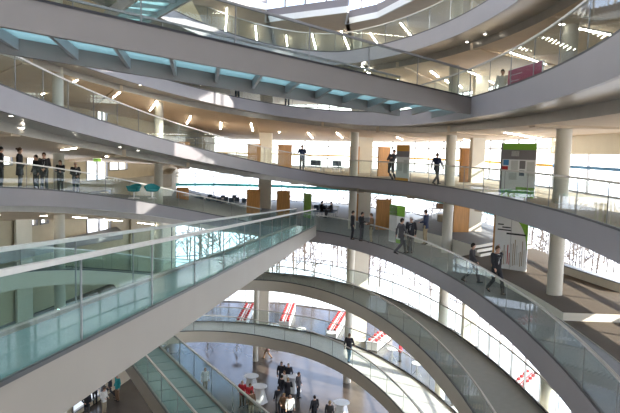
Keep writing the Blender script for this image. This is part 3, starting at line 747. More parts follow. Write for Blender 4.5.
for u, y, rz, lab in ((134, 31.0, R(150), 'teal shell armchair by the left wall, nearer the doors'), (152, 31.6, R(205), 'teal shell armchair by the left wall, nearer the wood panel')):
    p = at_z(u, base_v(u, y, L2), L2); p = at_y(u, 198.5, y); shell_chair((p.x, p.y, p.z - .0), rz, lab)

def cocktail(loc, label, group='white cocktail tables in the lobby'):
    root = thing('cocktail_table', label, 'table', loc, 0, group)
    MB().lathe([(.01, 1.08), (.40, 1.08), (.42, 1.095), (.42, 1.115), (.40, 1.13), (.01, 1.13)], n=24).build('tabletop', M['white'], root)
    MB().tube([(0, 0, .05), (0, 0, 1.08)], .03).build('stem', M['steel'], root, True)
    for k in range(3):
        a = k * 2.094 + .4; MB().beam((.0, .0, .62), (.42 * math.cos(a), .42 * math.sin(a), .02), .035, .03).build('leg', M['steel'], root)
CT = [(331, 332.3, 'white cocktail table beside the sunlit ramp, left of the man in black jacket'), (360, 339.7, 'white cocktail table just right of the man in black jacket'), (392.7, 348.7, 'white cocktail table nearest the woman in red coat'),
      (387, 368, 'white cocktail table low behind the ramp balustrade'), (417, 363, 'white cocktail table beside the round lobby column, upper'), (415.5, 382, 'white cocktail table beside the round lobby column, lower'),
      (456.5, 409, 'white cocktail table at the bottom below two dark figures'), (301, 328.5, 'white cocktail table near the right red and white table'), (275, 324.5, 'white cocktail table by the pale lobby pier')]
for u, v, lab in CT:
    p = at_z(u, v, 1.12); cocktail((p.x, p.y, 0), lab)
for u, v, lab in ((180, 356, 'cocktail table whose legs show under the ramp, leftmost'), (208, 351, 'cocktail table whose legs show under the ramp, second from left'), (237, 352, 'cocktail table whose legs show under the ramp near the lobby post')):
    p = at_z(u, v, 0); cocktail((p.x, p.y, 0), lab)
# white draped tables in the crowd
def draped(loc, label, r=.45, h=1.05):
    root = thing('draped_table', label, 'table', loc, 0)
    rings = []
    for q in range(7):
        z = h * (1 - q / 6); rings.append([Vector(((r * (.98 if q == 0 else .55 + .5 * (q / 6) ** 1.5 + .07 * math.cos(k * 5 * 2 * math.pi / 40)) * math.cos(2 * math.pi * k / 40)), (r * (.98 if q == 0 else .55 + .5 * (q / 6) ** 1.5 + .07 * math.cos(k * 5 * 2 * math.pi / 40)) * math.sin(2 * math.pi * k / 40)), z + .01)) for k in range(40)])
    MB().loft(rings).build('tablecloth', M['cloth'], root, True)
    MB().lathe([(.01, h - .02), (r, h - .02), (r, h + .012), (.01, h + .014)], n=28).build('tabletop', M['cloth'], root)
for u, v, lab in ((259, 402, 'white draped high table right of the people in red'), (251, 391, 'white draped high table behind the people in red'), (293, 391, 'white draped table amid the dark dressed crowd'), (341, 419, 'white draped table at the bottom edge right of the crowd')):
    p = at_z(u, v, 0); draped((p.x, p.y, 0), lab, .5)
# long buffet tables with red and white settings near the glazing
def buffet(p, rz, L, label, grp):
    root = thing('buffet_table', label, 'table', p, rz)
    MB().box((0, 0, .74), (.95, L, .04)).build('tabletop', M['cloth'], root)
    MB().box((0, 0, .40), (.90, L - .05, .66)).build('cloth_skirt', M['cloth'], root)
    MB().box((0, 0, .764), (.10, L - .1, .008)).build('runner', M['red'], root)
    for x in (-.4, .4):
        for y in (-L / 2 + .1, L / 2 - .1): MB().box((x, y, .04), (.05, .05, .08)).build('leg', M['steel'], root)
    n = max(3, int(L / .62)); c, s = math.cos(rz), math.sin(rz)
    for i in range(n):
        for sx in (-.3, .3):
            y = -L / 2 + .3 + i * (L - .6) / (n - 1)
            q = (p[0] + c * sx - s * y, p[1] + s * sx + c * y, p[2] + .76)
            o = MB().lathe([(.01, 0), (.10, 0), (.15, .08), (.11, .17), (.01, .18)], n=10).build('napkin', M['red'], None, True); o.location = q
            tag(o, 'red folded napkin on the ' + grp, 'napkin', 'red napkins on the ' + grp)
for u0, v0, u1, v1, lab, grp in ((241, 321, 250, 304, 'long white table with red napkins by the windows, leftmost', 'leftmost long white table'), (284, 322, 291, 304, 'long white table with red napkins right of the pale lobby pier', 'long white table right of the lobby pier'),
                        (331, 331, 343, 312, 'long white table with red napkins behind the slim lobby column', 'long white table behind the slim column'), (372, 342, 388, 329, 'long white table with red napkins near the woman in red coat', 'long white table near the woman in red')):
    a = at_z(u0, v0, .76); b = at_z(u1, v1, .76)
    if b.y > 61: b = a + (b - a) * ((61 - a.y) / (b.y - a.y))
    m = (a + b) / 2; d = b - a; buffet((m.x, m.y, 0), math.atan2(-d.x, d.y), d.length, lab, grp)
a = at_z(512, 391, .76); b = at_z(533, 372, .76)
m = (a + b) / 2; d = b - a; buffet((m.x, m.y, 0), math.atan2(-d.x, d.y), d.length, 'long white table with red napkins seen through the lower right window gap', 'long table at lower right')

# chairs and work tables on the far floors
def office_chair(loc, rz, label, group, m='bluegrey'):
    root = thing('chair', label, 'chair', loc, rz, group)
    MB().box((0, 0, .45), (.46, .46, .06)).build('seat', M[m], root)
    mb = MB(); rows = [[Vector((-.22 + .44 * k / 6, -.22 - .05 * (i / 4) + .05 * ((k - 3) / 3) ** 2, .52 + .42 * i / 4)) for k in range(7)] for i in range(5)]
    mb.add([p for q in rows for p in q], [(i * 7 + k, i * 7 + k + 1, (i + 1) * 7 + k + 1, (i + 1) * 7 + k) for i in range(4) for k in range(6)])
    o = mb.build('backrest', M[m], root, True); o.modifiers.new('t', 'SOLIDIFY').thickness = .04
    for x in (-.19, .19):
        for y in (-.19, .19): MB().tube([(x, y, .42), (x * 1.1, y * 1.1, 0)], .015, 6).build('leg', M['steel'], root)
    return root
def work_table(loc, rz, label, w=1.6):
    root = thing('table', label, 'table', loc, rz)
    MB().box((0, 0, .73), (w, .75, .04)).build('tabletop', M['white'], root)
    for x in (-w / 2 + .08, w / 2 - .08):
        for y in (-.3, .3): MB().tube([(x, y, .71), (x, y, 0)], .025, 6).build('leg', M['steel'], root)
def gp(u, y, z):
    p = at_z(u, base_v(u, y, z), z); return (p.x, p.y, z)
first = None
for i, (u, y) in enumerate(((195, 54), (201, 54.5), (207, 54), (213, 55), (219, 54), (225, 55), (231, 54.2), (237, 55), (243, 54), (198, 57), (210, 57.5), (222, 57), (234, 57.5))):
    rz = 3.1 + .3 * math.sin(i * 2.1)
    lab = 'blue grey meeting chair in the far rows left of the pale pier'; g = 'blue grey chairs left of the pale pier'
    if first is None: first = office_chair(gp(u, y, L1), rz, lab, g)
    else: dup(first, gp(u, y, L1), rz, lab, g)
for i, (u, y) in enumerate(((316, 49), (322, 50), (327, 49), (334, 50))):
    dup(first, gp(u, y, L1), 3 + .5 * i, 'blue chair beside the people sitting at the far windows', 'blue chairs at the far windows')
for i, (u, y) in enumerate(((312, 47), (318, 46.5), (336, 47), (341, 46))):
    dup(first, gp(u, y, L2), 2.8 + .4 * i, 'dark chair on the upper floor right of the man with hands raised', 'dark chairs right of the man with hands raised')
work_table(gp(219, 56, L1), 0.05, 'white meeting table among the blue grey chairs', 3)
work_table(gp(325, 50.8, L1), 0.1, 'white table with people sitting at the far windows', 2.2)
work_table(gp(443, 43, ZP2), .3, 'white table with boxes left of the wide wood panel', 1.5)
for k, (dx, lab, m) in enumerate(((-.3, 'brown cardboard box on the white table, left', 'brownc'), (.25, 'khaki cardboard box on the white table, right', 'khaki'))):
    q = gp(443, 43, ZP2); o = MB().box((0, 0, .17), (.42, .34, .34)).build('box', M[m]); mb = None; o.location = (q[0] + dx, q[1] + dx * .3, q[2] + .75); tag(o, lab, 'box')
for u, y, lab in ((441.5, 41.2, 'beige cube stool in front of the table with boxes'), (447.5, 41.6, 'beige cube stool right of another stool by the table with boxes')):
    q = gp(u, y, ZP2); root = thing('stool', lab, 'stool', q); MB().box((0, 0, .24), (.5, .5, .42)).build('body', M['khaki'], root); MB().box((0, 0, .47), (.52, .52, .06)).build('cushion', M['beigec'], root)
a = at_z(562, 272, ZP1); b = at_z(625, 293, ZP1); d = b - a
root = thing('low_wall', 'long low ledge on the brown carpet beside the bright right windows', 'ledge', tuple((a + b) / 2), math.atan2(d.y, d.x))
MB().box((0, 0, .16), (d.length, .3, .32)).build('body', M['pale'], root); MB().box((0, 0, .34), (d.length + .04, .36, .05)).build('capping', M['rib'], root)
# white door blade standing in the bright area right of the green board
# exit sign above the left glazed doors
p = at_y(97, 160, 31.5)
root = thing('exit_sign', 'small green exit sign above the left glazed doors', 'sign', tuple(p), R(35)); MB().box((0, 0, 0), (.42, .06, .2)).build('housing', M['white'], root); MB().box((0, -.034, 0), (.38, .006, .16)).build('face', M['green'], root)

# ------------------------------------------------------------------ bare trees outside
def tree(loc, h, seed, label):
    q = random.Random(seed); root = thing('tree', label, 'tree', loc, 0, 'bare trees outside the windows')
    tr = [(0, 0, 0), (q.uniform(-.2, .2), q.uniform(-.2, .2), h * .4), (q.uniform(-.5, .5), q.uniform(-.5, .5), h * .75), (q.uniform(-.7, .7), q.uniform(-.7, .7), h)]
    MB().tube(tr, [.12 * h / 11, .09 * h / 11, .055, .015], 7).build('trunk', M['bark'], root, True)
    b = MB()
    for k in range(22):
        s = q.uniform(.12, .95); i = 0 if s < .4 else (1 if s < .75 else 2); lo, hi = ((0, .4), (.4, .75), (.75, 1))[i]; f = (s - lo) / (hi - lo)
        p = Vector(tr[i]).lerp(Vector(tr[i + 1]), f); a = q.uniform(0, 6.28); l = h * q.uniform(.12, .3) * (1.15 - s * .6)
        e = p + Vector((math.cos(a) * l, math.sin(a) * l, l * q.uniform(.4, 1.1))); m_ = p.lerp(e, .5) + Vector((0, 0, -.08 * l))
        b.tube([p, m_, e], [.05, .035, .012], 5)
        for j in range(3):
            a2 = a + q.uniform(-1, 1); l2 = l * q.uniform(.3, .6); s2 = q.uniform(.4, .9); p2 = p.lerp(e, s2); b.tube([p2, p2 + Vector((math.cos(a2) * l2, math.sin(a2) * l2, l2 * .8))], [.025, .008], 4)
    b.build('branches', M['bark'], root)
    return root
protos = []
q = random.Random(11)
for i in range(120):
    y = q.uniform(69, 95); x = q.uniform(-22, 46) 
    if i >= 98: x = q.uniform(26, 60); y = q.uniform(30, 75)
    lab = 'bare winter tree standing in the snow outside the tall windows'
    if i < 6: protos.append(tree((x, y, -.4), q.uniform(6, 11), i, lab))
    else: dup(protos[i % 6], (x, y, -.4), q.uniform(0, 6.28), lab)
# ------------------------------------------------------------------ people
V = Vector
def remeshed(mb, vox, dec, name, m):
    me = bpy.data.meshes.new(name); me.from_pydata(mb.v, [], mb.f)
    bm = bmesh.new(); bm.from_mesh(me); bmesh.ops.recalc_face_normals(bm, faces=bm.faces); bm.to_mesh(me); bm.free()
    o = bpy.data.objects.new('tmp', me); C.objects.link(o)
    r = o.modifiers.new('r', 'REMESH'); r.mode = 'VOXEL'; r.voxel_size = vox
    s = o.modifiers.new('s', 'SMOOTH'); s.iterations = 3; s.factor = .5
    d = o.modifiers.new('d', 'DECIMATE'); d.ratio = dec
    dg = bpy.context.evaluated_depsgraph_get(); me2 = bpy.data.meshes.new_from_object(o.evaluated_get(dg))
    bpy.data.objects.remove(o); me2.name = name; me2.materials.clear(); me2.materials.append(m)
    me2.polygons.foreach_set('use_smooth', [True] * len(me2.polygons))
    return me2
def ringz(mb, secs):           # torso rings: (z, half width, half depth, y offset, x offset)
    rings = []
    for z, a, b, y, x in secs:
        rings.append([V((x + a * math.copysign(abs(math.cos(t)) ** .8, math.cos(t)), y + b * math.copysign(abs(math.sin(t)) ** .8, math.sin(t)), z)) for t in [2 * math.pi * k / 20 for k in range(20)]])
    mb.loft(rings)
def limb(mb, pts, rs): 
    P = []; Rr = []
    for i in range(len(pts) - 1):
        for q in (0, .33, .67): P.append(V(pts[i]).lerp(V(pts[i + 1]), q)); Rr.append(rs[i] * (1 - q) + rs[i + 1] * q)
    P.append(V(pts[-1])); Rr.append(rs[-1]); mb.tube(P, Rr, 10)
    for p, r in zip(pts, rs): mb.ell(p, (r, r, r), 10, 8)
def hand(mb, w, e, side, curl=.5):
    w = V(w); d = (w - V(e)).normalized(); s = d.cross(V((0, 1, 0)) if abs(d.y) < .8 else V((0, 0, 1))).normalized() * side; n = d.cross(s).normalized()
    mb.tube([w - d * .01, w + d * .045, w + d * .095], [(.022, .024), (.036, .018), (.036, .014)], 10)
    for i, l in enumerate((.068, .078, .074, .058)):
        b = w + d * .088 + s * ((i - 1.5) * .019); p1 = b + d * (l * .5) + n * (.012 * curl); p2 = p1 + d * (l * .4) + n * (.03 * curl); mb.tube([b, p1, p2], [.0095, .009, .0075], 6)
    b = w + d * .03 - s * .028; mb.tube([b, b + d * .035 - s * .022, b + d * .066 - s * .024 + n * .01], [.013, .011, .009], 6)

HAIRS = ('short', 'bun', 'bald', 'long')
def person_meshes(pose):
    a = pose; cx, cyy = a.get('chest', (0, 0)); hz = a.get('hip', .93); drop = hz - .93
    hd = V((cx * 1.25, cyy * 1.25 + .02, 1.635 + drop)) + V(a.get('head', (0, 0, 0)))
    sh = {s: V((s * .18 + cx, cyy - .01, 1.44 + drop)) for s in (-1, 1)}
    hip = {s: V((s * .09, 0, hz)) for s in (-1, 1)}
    el = {-1: V(a['el'][0]), 1: V(a['el'][1])}; wr = {-1: V(a['wr'][0]), 1: V(a['wr'][1])}
    kn = {-1: V(a['kn'][0]), 1: V(a['kn'][1])}; an = {-1: V(a['an'][0]), 1: V(a['an'][1])}
    out = {}
    b = MB()
    ringz(b, [(hz - .06, .10, .08, 0, 0), (hz + .02, .155, .105, 0, 0), (hz + .15, .135, .09, cyy * .3, cx * .3), (hz + .32, .155, .10, cyy * .7, cx * .7), (hz + .45, .17, .10, cyy, cx), (hz + .53, .12, .075, cyy, cx), (hz + .57, .06, .055, cyy, cx)])
    limb(b, [V((cx, cyy - .01, hz + .52)), hd - V((0, .01, .08))], [.058, .052])
    b.ell(hd, (.076, .094, .115), 16, 12); b.ell(hd + V((0, .035, -.065)), (.052, .055, .05), 12, 8)
    b.tube([hd + V((0, .088, .015)), hd + V((0, .108, -.022)), hd + V((0, .09, -.032))], [.009, .014, .008], 8)
    for s in (-1, 1):
        b.ell(hd + V((s * .078, -.005, -.01)), (.012, .022, .032), 8, 6)
        limb(b, [sh[s], el[s], wr[s]], [.05, .04, .027]); hand(b, wr[s], el[s], s)
        limb(b, [hip[s], kn[s], an[s]], [.085, .055, .04])
        f = V((a['toe'][0 if s < 0 else 1])) if 'toe' in a else V((s * .25, 1, 0)).normalized()
        b.tube([an[s] - V((0, 0, .03)) - f * .04, an[s] + f * .1 - V((0, 0, .04))], [.035, .03], 8)
    out['body'] = remeshed(b, .011, .3, 'body', M['skin'])
    j = MB(); hem = a.get('hem', .80) + drop
    secs = [(hz + .02, .178, .125, 0, 0), (hz + .15, .16, .112, cyy * .3, cx * .3), (hz + .32, .18, .125, cyy * .7, cx * .7), (hz + .45, .20, .125, cyy, cx), (hz + .52, .15, .10, cyy, cx), (hz + .555, .075, .07, cyy, cx)]
    ringz(j, [(hem, .175 if hem > .7 else .2, .13 if hem > .7 else .15, 0, 0)] + secs)
    for s in (-1, 1): limb(j, [sh[s], el[s], wr[s].lerp(el[s], .06)], [.072, .056, .043])
    out['jacket'] = remeshed(j, .014, .35, 'jacket', M['suit'])
    t = MB(); ringz(t, [(hz - .08, .13, .10, 0, 0), (hz + .05, .165, .115, 0, 0), (hz + .12, .15, .105, cyy * .2, cx * .2)])
    for s in (-1, 1): limb(t, [hip[s], kn[s], an[s] + V((0, 0, .01))], [.098, .072, .06])
    out['trousers'] = remeshed(t, .014, .35, 'trousers', M['suit'])
    out['shoe'] = []
    for s in (-1, 1):
        f = V((a['toe'][0 if s < 0 else 1])) if 'toe' in a else V((s * .25, 1, 0)).normalized()
        m = MB(); c = an[s]; g = V((0, 0, -.045)); m.tube([c - f * .085 + g, c - f * .06 + g, c + f * .02 + g, c + f * .1 + g * 1.15, c + f * .17 + g * 1.2, c + f * .19 + g * 1.2], [.02, (.04, .045), (.042, .04), (.046, .032), (.035, .024), .01], 10)
        me = bpy.data.meshes.new('shoe'); me.from_pydata(m.v, [], m.f); me.materials.append(M['shoe']); me.polygons.foreach_set('use_smooth', [True] * len(me.polygons)); out['shoe'].append(me)
    for k in HAIRS:
        h = MB(); vs = []
        rings = []
        for i in range(8):
            th = (math.pi * .62) * i / 7; ring = []
            for q in range(18):
                p = 2 * math.pi * q / 18; lim = 1.0
                back = max(0, -math.sin(p)); front = max(0, math.sin(p))
                tt = th * (1 - .42 * front + .12 * back); 
                if k == 'bald': tt = math.pi * .36 + th * .42 * (1 if front < .3 else .35)
                ring.append(hd + V((.086 * math.sin(tt) * math.cos(p), .104 * math.sin(tt) * math.sin(p) - .004, .125 * math.cos(tt) + .002)))
            rings.append(ring)
        h.loft(rings, 0, k != 'bald')
        if k == 'bun': h.ell(hd + V((0, -.12, .06)), (.045, .05, .045), 10, 8)
        if k == 'long': 
            h.tube([hd + V((0, -.07, .03)), hd + V((0, -.085, -.08)), hd + V((0, -.075, -.19))], [(.085, .05), (.09, .045), (.07, .03)], 12)
        me = bpy.data.meshes.new('hair'); me.from_pydata(h.v, [], h.f); me.materials.append(M['hair_dark']); me.polygons.foreach_set('use_smooth', [True] * len(me.polygons)); out['hair_' + k] = me
    e = MB()
    for s in (-1, 1): e.ell(hd + V((s * .03, .083, .012)), (.012, .008, .007), 8, 6)
    me = bpy.data.meshes.new('eyes'); me.from_pydata(e.v, [], e.f); me.materials.append(M['black']); out['eyes'] = me
    e = MB(); e.ell(hd + V((0, .082, -.062)), (.022, .008, .006), 8, 6)
    me = bpy.data.meshes.new('mouth'); me.from_pydata(e.v, [], e.f); me.materials.append(M['pinkc']); out['mouth'] = me
    e = MB(); zz = hz + .53                           # shirt front showing between the lapels
    pts = [(-.05, zz), (.05, zz), (.045, zz - .12), (.0, zz - .36), (-.045, zz - .12)]
    rows = []
    for x, z in pts: 
        q = min(1, max(0, (z - hz) / .45)); rows.append((x + cx * q, .118 + cyy * q + (.008 if z < zz - .05 else -.022), z))
    e.add(rows + [(x, y - .03, z) for x, y, z in rows], [(0, 1, 2, 3, 4), (9, 8, 7, 6, 5)] + [(i, (i + 1) % 5, 5 + (i + 1) % 5, 5 + i) for i in range(5)])
    me = bpy.data.meshes.new('shirt'); me.from_pydata(e.v, [], e.f); me.materials.append(M['shirt']); out['shirt'] = me
    return out

SL = dict(kn=((-.09, .03, .49), (.09, .03, .49)), an=((-.10, -.01, .09), (.10, -.01, .09)))
POSES = {
 'stand': dict(el=((-.25, -.03, 1.16), (.25, -.03, 1.16)), wr=((-.26, .07, .92), (.26, .07, .92)), **SL),
 'clasp': dict(el=((-.25, .0, 1.17), (.25, .0, 1.17)), wr=((-.07, .20, 1.04), (.07, .21, 1.02)), **SL),
 'phone': dict(el=((-.27, .14, 1.22), (.27, .14, 1.22)), wr=((-.07, .21, 1.46), (.07, .21, 1.46)), **SL),
 'hold': dict(el=((-.24, -.02, 1.16), (.26, .0, 1.17)), wr=((-.14, .24, 1.10), (.18, .26, 1.12)), head=(0, .02, -.01), **SL),
 'cross': dict(el=((-.24, .05, 1.18), (.24, .05, 1.18)), wr=((.06, .19, 1.2), (-.06, .2, 1.16)), **SL),
 'walk': dict(el=((-.24, -.12, 1.18), (.24, .08, 1.17)), wr=((-.25, -.12, .93), (.25, .24, .98)), kn=((-.09, .22, .52), (.09, -.02, .50)), an=((-.09, .30, .10), (.09, -.34, .17)), toe=((0, 1, .1), (0, .9, -.4)), hip=.91),
 'lean': dict(chest=(-.10, .03), el=((-.42, .12, 1.32), (.22, .10, 1.17)), wr=((-.60, .22, 1.42), (.06, .24, 1.24)), kn=((-.10, .03, .49), (.12, .05, .49)), an=((-.26, -.02, .09), (-.10, .06, .09)), head=(-.02, .02, -.01)),
 'skirt': dict(hem=.62, el=((-.24, -.04, 1.16), (.24, .0, 1.16)), wr=((-.23, .10, .95), (.10, .20, 1.05)), **SL),
 'sit': dict(hip=.50, el=((-.25, .06, .76), (.25, .06, .76)), wr=((-.16, .30, .72), (.16, .30, .72)), kn=((-.11, .44, .52), (.11, .44, .52)), an=((-.11, .42, .09), (.11, .42, .09)), hem=.86),
}
LIB = {}
def person(pose, loc, face, label, top='suit', legs='suit', hair='short', hcol='hair_dark', h=1.75, shirt=None, group=None, skin=None):
    if pose not in LIB: LIB[pose] = person_meshes(POSES[pose])
    L = LIB[pose]; root = thing('person', label, 'person', loc, face, group); s = h / 1.75; root.scale = (s, s, s)
    def put(nm, me, m):
        o = bpy.data.objects.new(nm, me); C.objects.link(o); o.parent = root
        o.material_slots[0].link = 'OBJECT'; o.material_slots[0].material = M[m]; return o
    put('body', L['body'], 'skin'); put('jacket', L['jacket'], top); put('trousers', L['trousers'], legs)
    for me in L['shoe']: put('shoe', me, 'shoe')
    put('hair', L['hair_' + hair], hcol); put('eyes', L['eyes'], 'black'); put('mouth', L['mouth'], 'pinkc')
    if shirt: put('shirt', L['shirt'], shirt)
    return root
def on_ring(r, u, o, lo=-60, hi=130):            # a standing place o metres behind a ring's edge, in pixel column u
    best = None
    for i in range(int((hi - lo) * 5)):
        p = r.off(lo + i / 5, o); q = project(p)
        if q and (best is None or abs(q[0] - u) < best[0]): best = (abs(q[0] - u), p)
    return tuple(best[1])
def G(u, v, z): return tuple(at_z(u, v, z))
FC = math.pi                                     # faces the camera (local forward is +y)
# far left, on the gallery
person('stand', on_ring(RD, 1.5, .9, 120, 200), R(-60), 'person in dark clothes cut off by the left edge of the picture', h=1.76)
person('skirt', on_ring(RD, 20.5, .8, 120, 200), R(-75), 'woman in long dark coat with hair tied up at far left', 'suit', 'suit_grey', 'bun', 'hair_brown', 1.84)
person('stand', on_ring(RD, 37, 1.2, 120, 200), R(150), 'dark suited person half hidden behind the man with white shirt', 'suit', 'suit', h=1.70)
person('clasp', on_ring(RD, 44.5, .7, 120, 200), R(-165), 'man in dark open suit and white shirt facing the atrium at left', 'suit', 'suit', 'short', 'hair_brown', 1.80, 'shirt')
person('cross', on_ring(RD, 60.5, 1.3, 120, 200), R(170), 'person in black with brown hair left of the bald man', 'suit', 'suit_grey', 'long', 'hair_brown', 1.67)
person('clasp', on_ring(RD, 76, 1.3, 120, 200), R(-140), 'bald man in dark jacket and white shirt at right of the left group', 'suit', 'suit', 'bald', 'hair_grey', 1.71, 'shirt')
# on the long middle gallery
person('phone', on_ring(RB, 301.5, .6), R(180), 'man in dark suit raising both hands to his face by the rail', 'navy', 'suit', h=1.74)
person('lean', on_ring(RB, 391, .35), R(172), 'man in dark vest leaning at the rail with one arm stretched out', 'suit_grey', 'suit', 'short', 'hair_dark', 1.85)
person('walk', on_ring(RB, 436, .9), R(-50), 'man in dark suit walking right along the middle gallery', 'navy', 'suit', 'short', 'hair_brown', 1.72)
# by the upper gallery, behind the overhead bridge
person('stand', on_ring(RA, 237, .5), R(170), 'dark dressed person on the upper gallery under the overhead bridge, left', 'suit', 'suit', h=1.7)
person('clasp', on_ring(RA, 287, .5), R(190), 'dark dressed person on the upper gallery under the overhead bridge, right', 'suit', 'suit', h=1.7)
person('stand', on_ring(RA, 500.5, 3.0, -60, 40), R(160), 'person in pale top left of the magenta poster', 'ltgrey', 'suit_grey', 'short', 'hair_dark', 1.72)
# grey floor and right walkway
person('stand', G(352, 239.5, L1), R(-100), 'left one of three talking men by the narrow wood panel, in black', 'suit', 'suit', h=1.74)
person('hold', G(361, 241, L1), R(-120), 'middle one of three talking men, in black jacket facing right', 'suit', 'suit_grey', h=1.74)
person('hold', G(371, 243, L1), R(80), 'man in brown jacket facing two men in black', 'brownc', 'beigec', 'short', 'hair_brown', 1.74)
person('walk', G(400.5, 254.5, L1), R(-70), 'man in dark grey suit striding beside a taller grey haired man', 'suit_grey', 'suit_grey', 'short', 'hair_dark', 1.92)
person('stand', G(410, 253.0, L1), R(150), 'man with grey hair in dark suit next to a striding man', 'suit', 'suit_grey', 'short', 'hair_grey', 1.92, 'shirt')
person('hold', G(425, 244.5, L1 + .73), R(60), 'man in navy top and khaki trousers by the round column', 'navy', 'khaki', 'short', 'hair_dark', 1.76)
person('walk', G(471, 283, L1), R(-112), 'woman in dark knee length coat walking down the right walkway', 'suit_grey', 'suit_grey', 'short', 'hair_dark', 1.68)
person('walk', G(495, 294, L1), R(-160), 'man in black suit and white shirt walking in front of the white exhibition wall', 'suit', 'suit', 'short', 'hair_brown', 1.88, 'shirt')
for u, y, f, lab in ((321.5, 48.8, R(-80), 'seated person in dark top at the far windows, left'), (331, 48.6, R(70), 'seated person in dark top at the far windows, right')):
    person('sit', gp(u, y, L1), f, lab, 'suit', 'suit_grey'); 
    c = dup(first, gp(u, y, L1), f + math.pi, 'blue chair with a seated person at the far windows, ' + ('left' if u < 325 else 'right'), None)
    if 'group' in c: del c['group']
# sunlit ramp
person('walk', G(348.5, 362, LF), R(-20), 'man in black jacket and pale jeans walking up the sunlit white ramp', 'suit', 'jeans', 'short', 'hair_brown', 1.76)
# lobby
person('stand', G(400, 361.5, 0), R(60), 'woman in long red coat standing by the cocktail tables', 'redc', 'suit', 'long', 'hair_dark', 1.68)
person('walk', G(452, 404, 0), R(-30), 'person in brown jacket and black trousers seen under the curved ramp edge', 'brownc', 'suit', h=1.72)
person('stand', G(463.5, 412, 0), R(200), 'dark figure right of the person in brown jacket, half hidden by the ramp', 'suit', 'suit', h=1.6)
person('walk', G(267.5, 359, 0), R(70), 'small figure in pink brown top passing the pale lobby pier', 'pinkc', 'brownc', h=1.6)
person('stand', G(281, 388, 0), R(190), 'tall man in black suit at the back left of the dark dressed crowd', 'suit', 'suit', 'short', 'hair_brown', 1.85)
person('stand', G(288, 389, 0), R(175), 'white haired man in black jacket at the back of the crowd', 'suit', 'suit', 'short', 'hair_grey', 1.8)
person('clasp', G(284, 396, 0), R(150), 'person in white and dark between the black suited men', 'whitec', 'suit', 'short', 'hair_brown', 1.72)
person('hold', G(281, 402, 0), R(-40), 'man in black seen from behind in the crowd, left', 'suit', 'suit', 'short', 'hair_dark', 1.78)
person('hold', G(287.5, 405, 0), R(10), 'man in black with fair hair in the crowd near the draped table', 'suit', 'suit', 'short', 'hair_fair', 1.78)
person('stand', G(278, 413, 0), R(20), 'person in black at the front left of the crowd', 'suit', 'suit_grey', 'short', 'hair_dark', 1.7)
person('hold', G(283.5, 421, 0), R(180), 'fair haired person in dark red top at the bottom of the crowd', 'brownc', 'suit', 'short', 'hair_fair', 1.74)
person('stand', G(289.5, 423, 0), R(200), 'bald person in white at the bottom of the crowd', 'whitec', 'suit', 'bald', 'hair_grey', 1.74, None)
person('stand', G(298, 398, 0), R(240), 'person in dark clothes right of the crowd by the draped table', 'suit_grey', 'suit', 'short', 'hair_brown', 1.74)
person('hold', G(242, 407, 0), R(170), 'woman in red top left of another in red', 'redc', 'brownc', 'short', 'hair_fair', 1.72)
person('hold', G(249.5, 409, 0), R(215), 'woman in red top beside the white draped high table', 'redc', 'suit', 'long', 'hair_brown', 1.66)
person('stand', G(251, 417, 0), R(20), 'person in orange brown top in front of the women in red', 'brownc', 'beigec', 'short', 'hair_brown', 1.66)
person('stand', G(314, 424, 0), R(30), 'man with dark hair in black at the bottom centre edge', 'suit', 'suit', 'short', 'hair_dark', 1.74)
person('stand', G(329, 429, 0), R(-20), 'fair haired person at the bottom edge right of the man in black', 'suit_grey', 'suit', 'short', 'hair_fair', 1.7)
person('stand', G(205, 392, 0), R(-160), 'person in white and tan seen through the glass of the lowest footbridge', 'whitec', 'beigec', 'short', 'hair_fair', 1.66)
person('stand', G(117.5, 401, 0), R(140), 'white haired person in teal cardigan at the lower left', 'tealc', 'brownc', 'short', 'hair_grey', 1.76)
person('walk', G(110, 399, 0), R(100), 'person in black beside the one in teal cardigan', 'suit', 'suit', 'short', 'hair_dark', 1.72)
person('hold', G(103, 405, 0), R(-60), 'grey haired person in brown jacket at the lower left group', 'suit_grey', 'suit', 'short', 'hair_grey', 1.7)
person('hold', G(104, 414, 0), R(-120), 'person in white top with tan trousers at the lower left edge', 'whitec', 'beigec', 'short', 'hair_brown', 1.66)
person('hold', G(87, 419, 0), R(-150), 'brown haired person in dark top holding something red and white', 'suit', 'suit_grey', 'long', 'hair_brown', 1.7)
person('stand', G(95, 404, 0), R(30), 'person in dark clothes at the left of the lower left group', 'suit', 'suit', 'short', 'hair_dark', 1.68)
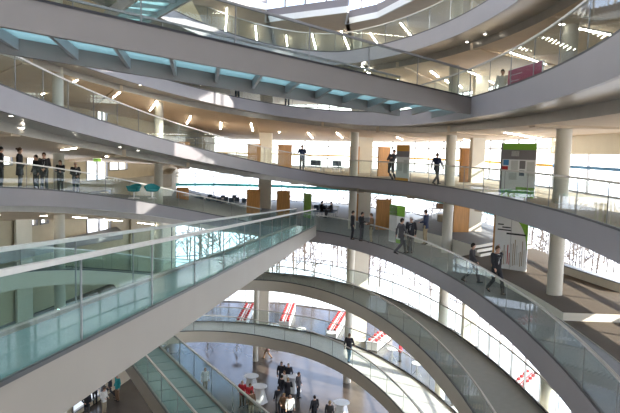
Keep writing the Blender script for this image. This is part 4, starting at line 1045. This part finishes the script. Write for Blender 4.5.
# ------------------------------------------------------------------ daylight
w = bpy.data.worlds.new('sky'); S.world = w; w.use_nodes = True
nt = w.node_tree; bg = nt.nodes['Background']
tc = nt.nodes.new('ShaderNodeTexCoord'); sp = nt.nodes.new('ShaderNodeSeparateXYZ'); rp = nt.nodes.new('ShaderNodeValToRGB')
nt.links.new(tc.outputs['Generated'], sp.inputs[0]); nt.links.new(sp.outputs['Z'], rp.inputs['Fac']); nt.links.new(rp.outputs['Color'], bg.inputs['Color'])
rp.color_ramp.elements[0].position = 0.0; rp.color_ramp.elements[0].color = (1.0, .98, .94, 1)
rp.color_ramp.elements[1].position = .85; rp.color_ramp.elements[1].color = (.86, .92, 1.0, 1)
for ps, cl in ((.10, (1.0, .985, .965)), (.26, (.46, .63, 1.0)), (.5, (.70, .81, 1.0))): e = rp.color_ramp.elements.new(ps); e.color = cl + (1,)
sun_dir = Vector((.85, .30, .35)).normalized()
vm = nt.nodes.new('ShaderNodeVectorMath'); vm.operation = 'DOT_PRODUCT'; vm.inputs[1].default_value = sun_dir; nt.links.new(tc.outputs['Generated'], vm.inputs[0])
mx = nt.nodes.new('ShaderNodeMath'); mx.operation = 'MAXIMUM'; mx.inputs[1].default_value = 0; nt.links.new(vm.outputs['Value'], mx.inputs[0])
pw = nt.nodes.new('ShaderNodeMath'); pw.operation = 'POWER'; pw.inputs[1].default_value = 2; nt.links.new(mx.outputs[0], pw.inputs[0])
ma = nt.nodes.new('ShaderNodeMath'); ma.operation = 'MULTIPLY_ADD'; ma.inputs[1].default_value = 4.0; ma.inputs[2].default_value = 3.1; nt.links.new(pw.outputs[0], ma.inputs[0]); nt.links.new(ma.outputs[0], bg.inputs['Strength'])
sd = bpy.data.lights.new('sun', 'SUN'); sd.energy = 13.0; sd.angle = R(.6); sd.color = (1, .93, .82)
so = bpy.data.objects.new('sun', sd); C.objects.link(so)
sv = Vector((.75, -.48, .46)).normalized(); so.rotation_euler = sv.to_track_quat('Z', 'Y').to_euler(); so.location = (60, 40, 60)

S.view_settings.view_transform = 'Standard'; S.view_settings.look = 'None'; S.view_settings.gamma = 1; S.view_settings.use_curve_mapping = False
S.view_settings.exposure = 0.0
cy = S.cycles
cy.max_bounces = 10; cy.diffuse_bounces = 5; cy.glossy_bounces = 3; cy.transmission_bounces = 6; cy.transparent_max_bounces = 48
cy.caustics_reflective = False; cy.caustics_refractive = False; cy.sample_clamp_indirect = 6.0; cy.use_denoising = True
